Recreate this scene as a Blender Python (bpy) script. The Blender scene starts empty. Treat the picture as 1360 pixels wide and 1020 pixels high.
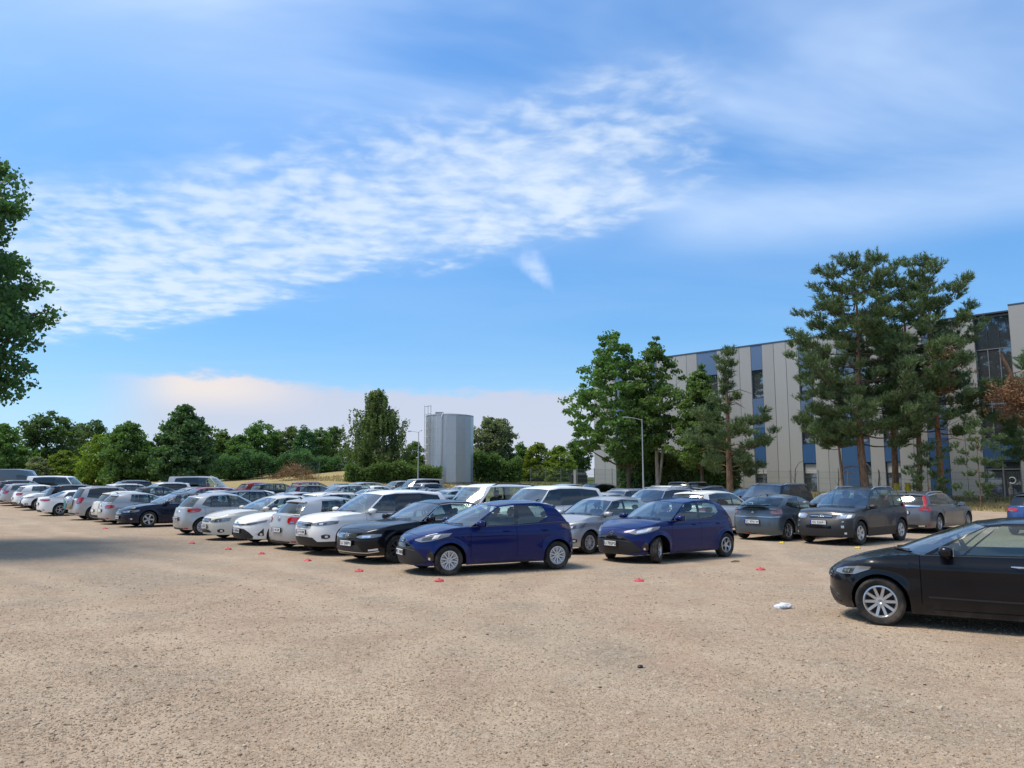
import bpy, bmesh, math, random
import numpy as np
from mathutils import Vector, Matrix

# ------------------------------------------------------------------ camera, sky, sun, exposure
sc = bpy.context.scene
COL = sc.collection
R = math.radians
CAM_H = 1.9
cam_d = bpy.data.cameras.new('camera')
cam = bpy.data.objects.new('camera', cam_d)
COL.objects.link(cam)
cam.location = (0, 0, CAM_H)
cam.rotation_euler = (R(90) + math.atan(130 / 1020), 0, 0)
cam_d.sensor_width = 36.0
cam_d.lens = 36.0 * 1020 / 1360
cam_d.clip_start = 0.1
cam_d.clip_end = 6000
sc.camera = cam

SUN_EL, SUN_AZ = 64.0, -92.0          # azimuth measured from +Y, clockwise positive: high on the left, behind thin cloud
sun_d = bpy.data.lights.new('sun', 'SUN')
sun_d.energy = 2.5
sun_d.angle = R(22)
sun_d.color = (1.0, 0.90, 0.78)
sun = bpy.data.objects.new('sun', sun_d)
COL.objects.link(sun)
sd = Vector((math.sin(R(SUN_AZ)) * math.cos(R(SUN_EL)), math.cos(R(SUN_AZ)) * math.cos(R(SUN_EL)), math.sin(R(SUN_EL))))
sun.rotation_euler = (-sd).to_track_quat('-Z', 'Y').to_euler()
sun.location = sd * 80

sc.view_settings.view_transform = 'Standard'
sc.view_settings.look = 'None'
sc.view_settings.gamma = 1.0
sc.view_settings.use_curve_mapping = False
sc.view_settings.exposure = 0.75
sc.cycles.max_bounces = 8
sc.cycles.transparent_max_bounces = 24
sc.cycles.sample_clamp_indirect = 6.0


class NT:
    """small helper for writing node trees as expressions"""
    def __init__(s, tree):
        s.t = tree; s.n = tree.nodes; s.l = tree.links
    def node(s, typ, **kw):
        n = s.n.new(typ)
        for k, v in kw.items(): setattr(n, k, v)
        return n
    def put(s, sock, v):
        if isinstance(v, bpy.types.NodeSocket): s.l.new(v, sock)
        elif v is not None: sock.default_value = v
    def m(s, op, a, b=None, c=None):
        n = s.node('ShaderNodeMath', operation=op)
        s.put(n.inputs[0], a)
        if b is not None: s.put(n.inputs[1], b)
        if c is not None: s.put(n.inputs[2], c)
        return n.outputs[0]
    def add(s, a, b): return s.m('ADD', a, b)
    def sub(s, a, b): return s.m('SUBTRACT', a, b)
    def mul(s, a, b): return s.m('MULTIPLY', a, b)
    def div(s, a, b): return s.m('DIVIDE', a, b)
    def mx(s, a, b): return s.m('MAXIMUM', a, b)
    def step(s, v, a, b, lo=0.0, hi=1.0):
        n = s.node('ShaderNodeMapRange', interpolation_type='SMOOTHSTEP')
        s.put(n.inputs[0], v); s.put(n.inputs[1], a); s.put(n.inputs[2], b); s.put(n.inputs[3], lo); s.put(n.inputs[4], hi)
        return n.outputs[0]
    def xyz(s, x, y, z):
        n = s.node('ShaderNodeCombineXYZ')
        for i, v in enumerate((x, y, z)): s.put(n.inputs[i], v)
        return n.outputs[0]
    def noise(s, vec, scale, detail=4, rough=0.55, dist=0.0, col=False):
        n = s.node('ShaderNodeTexNoise')
        s.put(n.inputs['Vector'], vec); n.inputs['Scale'].default_value = scale
        n.inputs['Detail'].default_value = detail; n.inputs['Roughness'].default_value = rough
        n.inputs['Distortion'].default_value = dist
        return n.outputs['Color' if col else 'Fac']
    def mix(s, f, a, b, typ='MIX'):
        n = s.node('ShaderNodeMix', data_type='RGBA', blend_type=typ)
        s.put(n.inputs[0], f)
        s.put(n.inputs[6], a if isinstance(a, bpy.types.NodeSocket) else (*a, 1))
        s.put(n.inputs[7], b if isinstance(b, bpy.types.NodeSocket) else (*b, 1))
        return n.outputs[2]


world = bpy.data.worlds.new('World')
sc.world = world
world.use_nodes = True
N = NT(world.node_tree)
N.n.clear()
sky = N.node('ShaderNodeTexSky', sky_type='NISHITA', sun_disc=False)
sky.sun_elevation = R(SUN_EL)
sky.sun_rotation = R(SUN_AZ)
sky.altitude = 100
sky.air_density = 1.0
sky.dust_density = 0.6
sky.ozone_density = 2.5
tc = N.node('ShaderNodeTexCoord')
sp = N.node('ShaderNodeSeparateXYZ'); N.l.new(tc.outputs['Generated'], sp.inputs[0])
dx, dy, dz = sp.outputs
az = N.mul(N.m('ARCTAN2', dx, dy), 57.2958)
el = N.mul(N.m('ARCSINE', dz), 57.2958)
zc = N.add(N.mx(dz, 0.0), 0.10)
plane = N.xyz(N.div(dx, zc), N.div(dy, zc), 0.0)
# large rippled altocumulus sheet, lower left to upper right, firm lower edge and soft upper edge
pn = N.noise(plane, 1.3, 5, 0.6)
pn2 = N.noise(plane, 0.55, 3, 0.5)
low = N.add(N.add(17.0, N.mul(az, 0.205)), N.mul(N.mul(az, az), -0.0022))
ev = N.add(N.sub(el, low), N.mul(N.sub(pn, 0.5), 7.0))
sheet = N.mul(N.step(ev, -0.6, 1.9), N.step(ev, 4.5, 14.0, 1.0, 0.0))
sheet = N.mul(sheet, N.step(N.add(az, N.mul(N.sub(pn, 0.5), 30.0)), 3.0, 19.0, 1.0, 0.0))
sheet = N.mul(sheet, N.step(az, -75.0, -50.0))
# the same kind of sheet goes on outside the view
glob = N.mul(N.step(pn2, 0.50, 0.64), N.step(N.m('ABSOLUTE', az), 45.0, 65.0))
sheet = N.mx(sheet, glob)
rp = N.node('ShaderNodeMapping'); N.l.new(plane, rp.inputs[0])
rp.inputs['Rotation'].default_value = (0, 0, R(-10)); rp.inputs['Scale'].default_value = (4.0, 5.0, 1)
warp = N.noise(plane, 2.6, 3, 0.5, col=True)
wv = N.node('ShaderNodeVectorMath', operation='MULTIPLY_ADD'); N.l.new(warp, wv.inputs[0]); wv.inputs[1].default_value = (0.7, 0.5, 0); N.l.new(rp.outputs[0], wv.inputs[2])
rip = N.noise(wv.outputs[0], 1.25, 2, 0.5)
rip2 = N.noise(wv.outputs[0], 3.1, 3, 0.5)
ripv = N.add(N.add(N.mul(rip, 0.36), N.mul(rip2, 0.40)), N.mul(pn, 0.24))
dens = N.step(N.add(ripv, N.mul(sheet, 0.08)), 0.44, 0.69)
a_sheet = N.add(N.mul(N.mul(dens, N.step(sheet, 0.0, 0.45)), 0.58), N.mul(sheet, 0.18))
# thin high veils
vm = N.node('ShaderNodeMapping'); N.l.new(plane, vm.inputs[0])
vm.inputs['Rotation'].default_value = (0, 0, R(24)); vm.inputs['Scale'].default_value = (0.55, 1.25, 1)
vn = N.noise(vm.outputs[0], 1.0, 5, 0.55, 0.6)
veil = N.mul(N.step(vn, 0.36, 0.72), N.step(el, 14.0, 29.0, 0.08, 0.70))
veil = N.add(veil, N.mul(N.step(el, 20.0, 33.0), N.mul(N.step(az, -4.0, -24.0), 0.42)))
bu = N.div(N.sub(el, N.add(18.6, N.mul(N.sub(az, 20.0), -0.03))), 2.6)
band = N.mul(N.mul(N.step(N.m('ABSOLUTE', bu), 0.1, 1.3, 1.0, 0.0), N.step(az, 7.0, 16.0)), N.add(0.18, N.mul(vn, 0.45)))
# small falling wisp
wu = N.div(N.sub(az, N.sub(1.9, N.mul(N.sub(el, 15.6), 0.72))), N.add(0.5, N.mul(N.mx(N.sub(el, 13.8), 0.0), 0.55)))
wv2 = N.div(N.sub(el, 15.6), 1.9)
wn = N.noise(N.xyz(az, N.mul(el, 0.5), 0.0), 0.9, 4, 0.6)
wisp = N.mul(N.step(N.add(N.m('SQRT', N.add(N.mul(wu, wu), N.mul(wv2, wv2))), N.mul(N.sub(wn, 0.5), 0.9)), 0.1, 1.0, 1.0, 0.0), N.add(0.12, N.mul(rip2, 0.42)))
# low warm bank near the horizon
hn = N.noise(N.xyz(N.mul(az, 0.30), N.mul(el, 0.9), 0.0), 0.8, 6, 0.6)
top = N.add(N.add(6.9, N.mul(N.sub(hn, 0.5), 2.6)), N.mul(N.step(N.m('ABSOLUTE', N.add(az, 22.0)), 1.0, 10.0, 1.0, 0.0), 0.8))
bank_in = N.mul(N.step(az, -30.0, -23.0), N.step(az, 5.0, 14.0, 1.0, 0.0))
bank_in = N.mx(bank_in, N.mul(N.step(N.m('ABSOLUTE', az), 42.0, 60.0), 0.7))
bank = N.mul(N.mul(N.step(N.sub(top, el), -0.2, 0.7), bank_in), 0.82)
haze_a = N.step(el, -2.0, 12.0, 0.62, 0.0)
warmth = N.mul(N.mul(N.step(el, 4.2, 6.6), N.step(N.m('ABSOLUTE', N.add(az, 22.5)), 1.0, 10.0, 1.0, 0.0)), bank)
SKY_S = 0.12
tint = N.mix(1.0, sky.outputs[0], (0.56, 0.86, 1.06), 'MULTIPLY')
low_k = N.step(el, 4.0, 30.0, 0.76, 1.06)
tint = N.mix(1.0, tint, N.xyz(low_k, low_k, low_k), 'MULTIPLY')
hz = N.mix(haze_a, tint, (3.3, 4.1, 5.5))
c1 = N.mix(N.m('MINIMUM', N.add(veil, band), 0.75), hz, (3.55, 4.4, 5.7))
c2 = N.mix(a_sheet, c1, (4.25, 4.75, 5.25))
c3 = N.mix(wisp, c2, (5.0, 5.4, 6.3))
c4 = N.mix(bank, c3, N.mix(warmth, (3.2, 3.3, 3.95), (5.2, 4.35, 3.7)))
bg = N.node('ShaderNodeBackground'); N.l.new(c4, bg.inputs[0]); bg.inputs[1].default_value = SKY_S
wo = N.node('ShaderNodeOutputWorld'); N.l.new(bg.outputs[0], wo.inputs[0])

# ------------------------------------------------------------------ helpers
rng = random.Random(7)
nrg = np.random.default_rng(11)
A_ = np.array((0.745, 0.667)); U_ = np.array((-0.667, 0.745))     # the two directions of the parking grid
def AU(a, u):
    p = A_ * a + U_ * u
    return float(p[0]), float(p[1])
def sstep(x, a, b):
    t = np.clip((np.asarray(x, float) - a) / (b - a), 0, 1)
    return t * t * (3 - 2 * t)
def gz(x, y):
    """height of the ground"""
    x = np.asarray(x, float); y = np.asarray(y, float)
    a = (x + y) * 0.7071
    z = 0.0055 * np.clip(a - 20, 0, 60) + 0.45 * sstep(a, 54, 64)
    z = z + 0.026 * np.clip(y - 60, 0, 75) * sstep(a, 46, 60)
    lf = sstep(-x, 4, 20)
    z = z + lf * (0.42 * sstep(y, 42, 62) + 1.35 * sstep(y, 66, 90))
    return z
def gzf(x, y): return float(gz(x, y))

MATS = {}
def mat(name, color, rough=0.6, metal=0.0, coat=0.0, spec=0.5, emit=None):
    if name in MATS: return MATS[name]
    m = bpy.data.materials.new(name); m.use_nodes = True
    b = m.node_tree.nodes['Principled BSDF']
    b.inputs['Base Color'].default_value = (*color, 1)
    b.inputs['Roughness'].default_value = rough
    b.inputs['Metallic'].default_value = metal
    b.inputs['Coat Weight'].default_value = coat
    b.inputs['Coat Roughness'].default_value = 0.03
    b.inputs['Specular IOR Level'].default_value = spec
    MATS[name] = m
    return m
def nmat(name, fn, rough=0.85, spec=0.3):
    """a material whose colour (and relief) comes from fn(NT, bsdf)"""
    m = bpy.data.materials.new(name); m.use_nodes = True
    b = m.node_tree.nodes['Principled BSDF']
    b.inputs['Roughness'].default_value = rough
    b.inputs['Specular IOR Level'].default_value = spec
    fn(NT(m.node_tree), b)
    MATS[name] = m
    return m

class MB:
    """collects shapes for one mesh"""
    def __init__(s): s.v = []; s.f = []; s.m = []
    def add(s, vs, fs, mi=0):
        o = len(s.v)
        s.v.extend([tuple(float(c) for c in v) for v in vs])
        s.f.extend([tuple(i + o for i in f) for f in fs]); s.m.extend([mi] * len(fs))
    def box(s, x0, x1, y0, y1, z0, z1, mi=0, bev=0.0, M=None):
        if bev <= 0:
            vs = [(x, y, z) for z in (z0, z1) for y in (y0, y1) for x in (x0, x1)]
            fs = [(0, 2, 3, 1), (4, 5, 7, 6), (0, 1, 5, 4), (2, 6, 7, 3), (0, 4, 6, 2), (1, 3, 7, 5)]
        else:
            bm = bmesh.new(); bmesh.ops.create_cube(bm, size=1.0)
            for v in bm.verts:
                v.co = ((x0 + x1) / 2 + v.co.x * (x1 - x0), (y0 + y1) / 2 + v.co.y * (y1 - y0), (z0 + z1) / 2 + v.co.z * (z1 - z0))
            bmesh.ops.bevel(bm, geom=bm.edges[:], offset=bev, segments=2, affect='EDGES')
            bm.verts.index_update()
            vs = [v.co.copy() for v in bm.verts]; fs = [[v.index for v in f.verts] for f in bm.faces]; bm.free()
        if M is not None: vs = [M @ Vector(v) for v in vs]
        s.add(vs, fs, mi)
    def tube(s, path, r, n=6, mi=0, cap=True):
        P = [Vector(p) for p in path]; rr = r if isinstance(r, (list, tuple)) else [r] * len(P)
        vs = []; fs = []; ref = None
        for i, p in enumerate(P):
            t = (P[min(i + 1, len(P) - 1)] - P[max(i - 1, 0)]).normalized()
            if ref is None: ref = t.orthogonal().normalized()
            ref = (ref - t * ref.dot(t)); ref = ref.normalized() if ref.length > 1e-6 else t.orthogonal().normalized()
            b = t.cross(ref)
            for k in range(n):
                a = 2 * math.pi * k / n
                vs.append(p + (ref * math.cos(a) + b * math.sin(a)) * rr[i])
        for i in range(len(P) - 1):
            for k in range(n):
                fs.append((i * n + k, i * n + (k + 1) % n, (i + 1) * n + (k + 1) % n, (i + 1) * n + k))
        if cap: fs.append(tuple(range(n - 1, -1, -1))); fs.append(tuple((len(P) - 1) * n + k for k in range(n)))
        s.add(vs, fs, mi)
    def lathe(s, prof, n=32, mi=0, M=None, closed=False):
        """profile of (radius, y) turned about the y axis"""
        vs = []; fs = []
        for r, y in prof:
            for k in range(n):
                a = 2 * math.pi * k / n
                vs.append((r * math.cos(a), y, r * math.sin(a)))
        q = len(prof)
        for i in range(q if closed else q - 1):
            j = (i + 1) % q
            for k in range(n):
                fs.append((i * n + k, i * n + (k + 1) % n, j * n + (k + 1) % n, j * n + k))
        if M is not None: vs = [M @ Vector(v) for v in vs]
        s.add(vs, fs, mi)
    def grid(s, G, mi=0, flip=False):
        """G[i][j] points"""
        a = len(G); b = len(G[0])
        vs = [p for row in G for p in row]
        fs = [(i * b + j, i * b + j + 1, (i + 1) * b + j + 1, (i + 1) * b + j) for i in range(a - 1) for j in range(b - 1)]
        if flip: fs = [f[::-1] for f in fs]
        s.add(vs, fs, mi)
    def mesh(s, name, mats, angle=35, merge=0.0):
        me = bpy.data.meshes.new(name)
        me.from_pydata(s.v, [], s.f)
        for m in (mats if isinstance(mats, (list, tuple)) else [mats]): me.materials.append(m)
        if max(s.m, default=0) > 0: me.polygons.foreach_set('material_index', s.m)
        if merge > 0:
            bm = bmesh.new(); bm.from_mesh(me)
            bmesh.ops.remove_doubles(bm, verts=bm.verts, dist=merge)
            bmesh.ops.dissolve_degenerate(bm, edges=bm.edges, dist=1e-5)
            bm.to_mesh(me); bm.free()
        me.validate()
        if angle:
            me.polygons.foreach_set('use_smooth', [True] * len(me.polygons))
            me.set_sharp_from_angle(angle=R(angle))
        me.update()
        return me
def fastmesh(name, V, Q, mats, smooth=False):
    """V (n,3), Q (m,k) arrays -> mesh"""
    me = bpy.data.meshes.new(name)
    k = Q.shape[1]
    me.vertices.add(len(V)); me.vertices.foreach_set('co', np.ascontiguousarray(V, dtype=np.float32).ravel())
    me.loops.add(Q.size); me.loops.foreach_set('vertex_index', np.ascontiguousarray(Q, dtype=np.int32).ravel())
    me.polygons.add(len(Q)); me.polygons.foreach_set('loop_start', np.arange(0, Q.size, k, dtype=np.int32))
    for m in (mats if isinstance(mats, (list, tuple)) else [mats]): me.materials.append(m)
    me.update(calc_edges=True)
    if smooth: me.polygons.foreach_set('use_smooth', [True] * len(me.polygons))
    return me
def obj(name, data, parent=None, loc=(0, 0, 0), rot=(0, 0, 0), label=None, cat=None, group=None, kind=None):
    o = bpy.data.objects.new(name, data)
    COL.objects.link(o); o.location = loc; o.rotation_euler = rot
    if parent: o.parent = parent
    if label: o['label'] = label
    if cat: o['category'] = cat
    if group: o['group'] = group
    if kind: o['kind'] = kind
    return o
def text_mesh(s, size, m, depth=0.002):
    cu = bpy.data.curves.new('t', 'FONT'); cu.body = s; cu.size = size; cu.align_x = 'CENTER'; cu.align_y = 'CENTER'; cu.extrude = depth
    cu.resolution_u = 2
    o = bpy.data.objects.new('t', cu); COL.objects.link(o)
    dg = bpy.context.evaluated_depsgraph_get(); dg.update()
    me = bpy.data.meshes.new_from_object(o.evaluated_get(dg))
    bpy.data.objects.remove(o); bpy.data.curves.remove(cu)
    me.materials.clear(); me.materials.append(m)
    return me
# ------------------------------------------------------------------ ground
def gravel_fn(N, b):
    tc = N.node('ShaderNodeTexCoord'); P = tc.outputs['Object']
    mp = N.node('ShaderNodeMapping'); N.l.new(P, mp.inputs[0])
    mp.inputs['Rotation'].default_value = (0, 0, R(-41.8)); mp.inputs['Scale'].default_value = (1.0, 0.12, 1)
    big = N.noise(P, 0.16, 4, 0.6); mid = N.noise(P, 0.75, 5, 0.6); trk = N.noise(mp.outputs[0], 0.7, 4, 0.6)
    fine = N.noise(P, 9.0, 4, 0.7); grit = N.noise(P, 85.0, 3, 0.7)
    v = N.node('ShaderNodeTexVoronoi', feature='F1'); N.l.new(P, v.inputs['Vector']); v.inputs['Scale'].default_value = 34
    v2 = N.node('ShaderNodeTexVoronoi', feature='F1'); N.l.new(P, v2.inputs['Vector']); v2.inputs['Scale'].default_value = 14
    sep = N.node('ShaderNodeSeparateColor'); N.l.new(v.outputs['Color'], sep.inputs[0])
    sep2 = N.node('ShaderNodeSeparateColor'); N.l.new(v2.outputs['Color'], sep2.inputs[0])
    sand = N.mix(N.step(mid, 0.35, 0.7), (0.312, 0.236, 0.165), (0.415, 0.322, 0.228))
    red = N.mix(N.step(trk, 0.45, 0.72), sand, (0.350, 0.247, 0.175))
    grey = N.mix(N.step(N.add(N.mul(big, 0.6), N.mul(mid, 0.4)), 0.48, 0.57), red, (0.245, 0.208, 0.158))
    stone = N.mix(sep.outputs[0], (0.24, 0.18, 0.125), (0.56, 0.45, 0.325))
    stone2 = N.mix(sep2.outputs[1], (0.225, 0.168, 0.118), (0.44, 0.355, 0.26))
    cover = N.step(N.add(N.mul(fine, 0.5), N.mul(mid, 0.5)), 0.36, 0.60)
    c = N.mix(N.mul(cover, 0.45), grey, stone)
    c = N.mix(N.mul(N.step(sep2.outputs[0], 0.72, 0.78), 0.6), c, stone2)
    c = N.mix(N.step(grit, 0.3, 0.7, 0.0, 0.26), c, N.mix(0.5, c, (0.12, 0.09, 0.065)))
    # worn wheel tracks along the drive and curving through the foreground
    sx = N.node('ShaderNodeSeparateXYZ'); N.l.new(P, sx.inputs[0])
    wob = N.mul(N.sub(N.noise(P, 0.11, 2, 0.5), 0.5), 5.0); edge = N.mul(N.sub(N.noise(P, 1.6, 4, 0.6), 0.5), 0.7)
    aa = N.add(N.add(N.add(N.mul(sx.outputs[0], .745), N.mul(sx.outputs[1], .667)), wob), edge)
    bb = N.add(N.add(N.sub(sx.outputs[0], N.mul(sx.outputs[1], .16)), wob), edge)
    trk_m = None
    for src, cs in ((aa, (1.6, 3.2, 6.0, 7.6)), (bb, (-2.6, -1.0, 3.6))):
        for c0 in cs:
            q = N.step(N.m('ABSOLUTE', N.sub(src, c0)), 0.08, 0.55, 1.0, 0.0); trk_m = q if trk_m is None else N.mx(trk_m, q)
    trk_m = N.mul(trk_m, N.step(mid, 0.25, 0.6, 0.25, 0.8))
    c = N.mix(N.mul(trk_m, 0.42), c, (0.45, 0.352, 0.250))
    N.put(b.inputs['Base Color'], c)
    h = N.add(N.add(N.mul(v.outputs['Distance'], -0.5), N.mul(v2.outputs['Distance'], -0.22)), N.add(N.mul(fine, 0.9), N.mul(grit, 0.25)))
    bp = N.node('ShaderNodeBump'); bp.inputs['Strength'].default_value = 0.7; bp.inputs['Distance'].default_value = 0.03
    N.put(bp.inputs['Height'], h); N.l.new(bp.outputs[0], b.inputs['Normal'])
nmat('gravel', gravel_fn, 0.95, 0.15)
def field_fn(N, b):
    tc = N.node('ShaderNodeTexCoord'); P = tc.outputs['Object']
    s = N.node('ShaderNodeSeparateXYZ'); N.l.new(P, s.inputs[0])
    n1 = N.noise(P, 0.12, 4, 0.6); n2 = N.noise(P, 1.3, 5, 0.65); n3 = N.noise(P, 14, 3, 0.7)
    straw = N.mix(n3, (0.28, 0.215, 0.10), (0.46, 0.37, 0.185))
    green = N.mix(n3, (0.045, 0.075, 0.02), (0.11, 0.14, 0.04))
    a = N.mul(N.add(s.outputs[0], s.outputs[1]), 0.7071)
    g = N.mx(N.step(N.add(N.mul(n1, 0.6), N.mul(n2, 0.4)), 0.52, 0.62, 0.0, 0.8), N.step(N.add(a, N.mul(n2, 3.0)), 61.5, 64.0))
    g = N.mul(g, N.step(s.outputs[0], -14.0, 0.0, 0.25, 1.0))
    N.put(b.inputs['Base Color'], N.mix(g, straw, green))
    bp = N.node('ShaderNodeBump'); bp.inputs['Strength'].default_value = 0.8; bp.inputs['Distance'].default_value = 0.15
    N.put(bp.inputs['Height'], N.add(n2, n3)); N.l.new(bp.outputs[0], b.inputs['Normal'])
nmat('field', field_fn, 0.95, 0.1)
def ground_sheet(name, xs, ys, keep, dz, m, kind='structure'):
    X, Y = np.meshgrid(xs, ys, indexing='ij')
    Z = gz(X, Y) + dz
    V = np.stack([X, Y, Z], -1).reshape(-1, 3)
    nx, ny = len(xs), len(ys)
    I = np.arange(nx * ny).reshape(nx, ny)
    Q = np.stack([I[:-1, :-1], I[1:, :-1], I[1:, 1:], I[:-1, 1:]], -1).reshape(-1, 4)
    if keep is not None:
        cx = (X[:-1, :-1] + X[1:, 1:]) / 2; cy = (Y[:-1, :-1] + Y[1:, 1:]) / 2
        Q = Q[keep(cx, cy).ravel()]
    return obj(name, fastmesh(name, V, Q, m, True), kind=kind)
def spaced(lim, near, nn, far):
    a = np.linspace(-near, near, nn); b = np.geomspace(near * 1.08, lim, far)
    return np.concatenate([-b[::-1], a, b])
ground_sheet('ground', spaced(2500, 160, 161, 24), spaced(2500, 160, 161, 24), None, -0.012, MATS['field'])
def lot_keep(x, y):
    a = .745 * x + .667 * y; u = -.667 * x + .745 * y
    w = np.sin(x * .9) * .5 + np.sin(y * 1.3 + 1) * .4 + np.sin(x * 2.7 + y * 1.9) * .3
    return (a + w < 51.5) & (u + w < 84) & (y + w < 74)
ground_sheet('gravel_lot', np.arange(-90, 80.1, 1.0), np.arange(-30, 80.1, 1.0), lot_keep, 0.0, MATS['gravel'])

def gravel_stones():
    """loose stones lying on the lot in front of the camera: one scatter"""
    ys = np.linspace(3.6, 17, 40); q = np.linspace(-1, 1, 30)
    V = np.array([(t * (0.74 * y + 1.2), y, 0.0) for y in ys for t in q])
    I = np.arange(40 * 30).reshape(40, 30)
    Q = np.stack([I[:-1, :-1], I[:-1, 1:], I[1:, 1:], I[1:, :-1]], -1).reshape(-1, 4)
    me = fastmesh('loose_gravel', V, Q, [])
    o = obj('loose_gravel', me, kind='stuff')
    o['label'] = 'loose brown and grey stones scattered over the gravel lot'
    def fn(N, b):
        oi = N.node('ShaderNodeObjectInfo')
        r = oi.outputs['Random']
        cr = N.node('ShaderNodeValToRGB'); N.l.new(r, cr.inputs[0])
        e = cr.color_ramp.elements
        e[0].position = 0; e[0].color = (0.245, 0.185, 0.13, 1); e[1].position = 1; e[1].color = (0.52, 0.42, 0.31, 1)
        for p, c in ((.25, (0.30, 0.215, 0.145)), (.5, (0.38, 0.285, 0.19)), (.75, (0.31, 0.265, 0.205))):
            k = e.new(p); k.color = (*c, 1)
        tc = N.node('ShaderNodeTexCoord'); n = N.noise(tc.outputs['Object'], 2.0, 3, 0.6)
        N.put(b.inputs['Base Color'], N.mix(N.mul(n, 0.25), cr.outputs[0], (0.22, 0.165, 0.115)))
    m = nmat('stone', fn, 0.9, 0.2)
    me.materials.append(m)
    ng = bpy.data.node_groups.new('scatter', 'GeometryNodeTree')
    ng.interface.new_socket('Geometry', in_out='INPUT', socket_type='NodeSocketGeometry')
    ng.interface.new_socket('Geometry', in_out='OUTPUT', socket_type='NodeSocketGeometry')
    n = ng.nodes; l = ng.links
    gi = n.new('NodeGroupInput'); go = n.new('NodeGroupOutput')
    def math_(op, a, b_=None):
        k = n.new('ShaderNodeMath'); k.operation = op
        for i, v in enumerate((a, b_)):
            if v is None: continue
            if isinstance(v, bpy.types.NodeSocket): l.new(v, k.inputs[i])
            else: k.inputs[i].default_value = v
        return k.outputs[0]
    pos = n.new('GeometryNodeInputPosition'); sep = n.new('ShaderNodeSeparateXYZ'); l.new(pos.outputs[0], sep.inputs[0])
    joins = n.new('GeometryNodeJoinGeometry')
    for k, (dens, fall, rad, smin, smax, thr) in enumerate(((2600, 3.0, 0.0070, .4, 1.5, .30), (420, 4.5, 0.0125, .5, 1.5, .40), (24, 6.5, 0.023, .6, 1.35, .45))):
        tex = n.new('ShaderNodeTexNoise'); l.new(pos.outputs[0], tex.inputs['Vector']); tex.inputs['Scale'].default_value = (1.6, 0.55, 0.45)[k]; tex.inputs['Detail'].default_value = 3
        patch = math_('MULTIPLY', math_('MAXIMUM', math_('SUBTRACT', tex.outputs['Fac'], thr), 0.02), 5.0)
        fo = math_('POWER', 2.718, math_('DIVIDE', math_('SUBTRACT', 4.5, sep.outputs[1]), fall))
        d = n.new('GeometryNodeDistributePointsOnFaces'); l.new(gi.outputs[0], d.inputs['Mesh'])
        l.new(math_('MULTIPLY', math_('MULTIPLY', patch, fo), dens), d.inputs['Density']); d.inputs['Seed'].default_value = k
        ico = n.new('GeometryNodeMeshIcoSphere'); ico.inputs['Radius'].default_value = rad; ico.inputs['Subdivisions'].default_value = 2
        sp_ = n.new('GeometryNodeSetPosition'); l.new(ico.outputs[0], sp_.inputs[0])
        tn = n.new('ShaderNodeTexNoise'); tn.inputs['Scale'].default_value = 1.1 / rad * .6
        tn.inputs['Detail'].default_value = 1
        vm = n.new('ShaderNodeVectorMath'); vm.operation = 'SUBTRACT'; l.new(tn.outputs['Color'], vm.inputs[0]); vm.inputs[1].default_value = (.5, .5, .5)
        vs = n.new('ShaderNodeVectorMath'); vs.operation = 'SCALE'; l.new(vm.outputs[0], vs.inputs[0]); vs.inputs['Scale'].default_value = rad * 1.9
        l.new(vs.outputs[0], sp_.inputs['Offset'])
        sm = n.new('GeometryNodeSetMaterial'); l.new(sp_.outputs[0], sm.inputs[0]); sm.inputs['Material'].default_value = m
        inst = n.new('GeometryNodeInstanceOnPoints'); l.new(d.outputs['Points'], inst.inputs['Points']); l.new(sm.outputs[0], inst.inputs['Instance'])
        rv = n.new('FunctionNodeRandomValue'); rv.data_type = 'FLOAT_VECTOR'
        rv.inputs[0].default_value = (-.5, -.5, 0); rv.inputs[1].default_value = (.5, .5, 6.28); rv.inputs['Seed'].default_value = 3 + k
        l.new(rv.outputs[0], inst.inputs['Rotation'])
        rs = n.new('FunctionNodeRandomValue'); rs.data_type = 'FLOAT_VECTOR'
        rs.inputs[0].default_value = (smin, smin, smin * .5); rs.inputs[1].default_value = (smax, smax * .8, smax * .55); rs.inputs['Seed'].default_value = 9 + k
        l.new(rs.outputs[0], inst.inputs['Scale'])
        l.new(inst.outputs[0], joins.inputs[0])
    l.new(joins.outputs[0], go.inputs[0])
    md = o.modifiers.new('scatter', 'NODES'); md.node_group = ng
gravel_stones()

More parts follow.
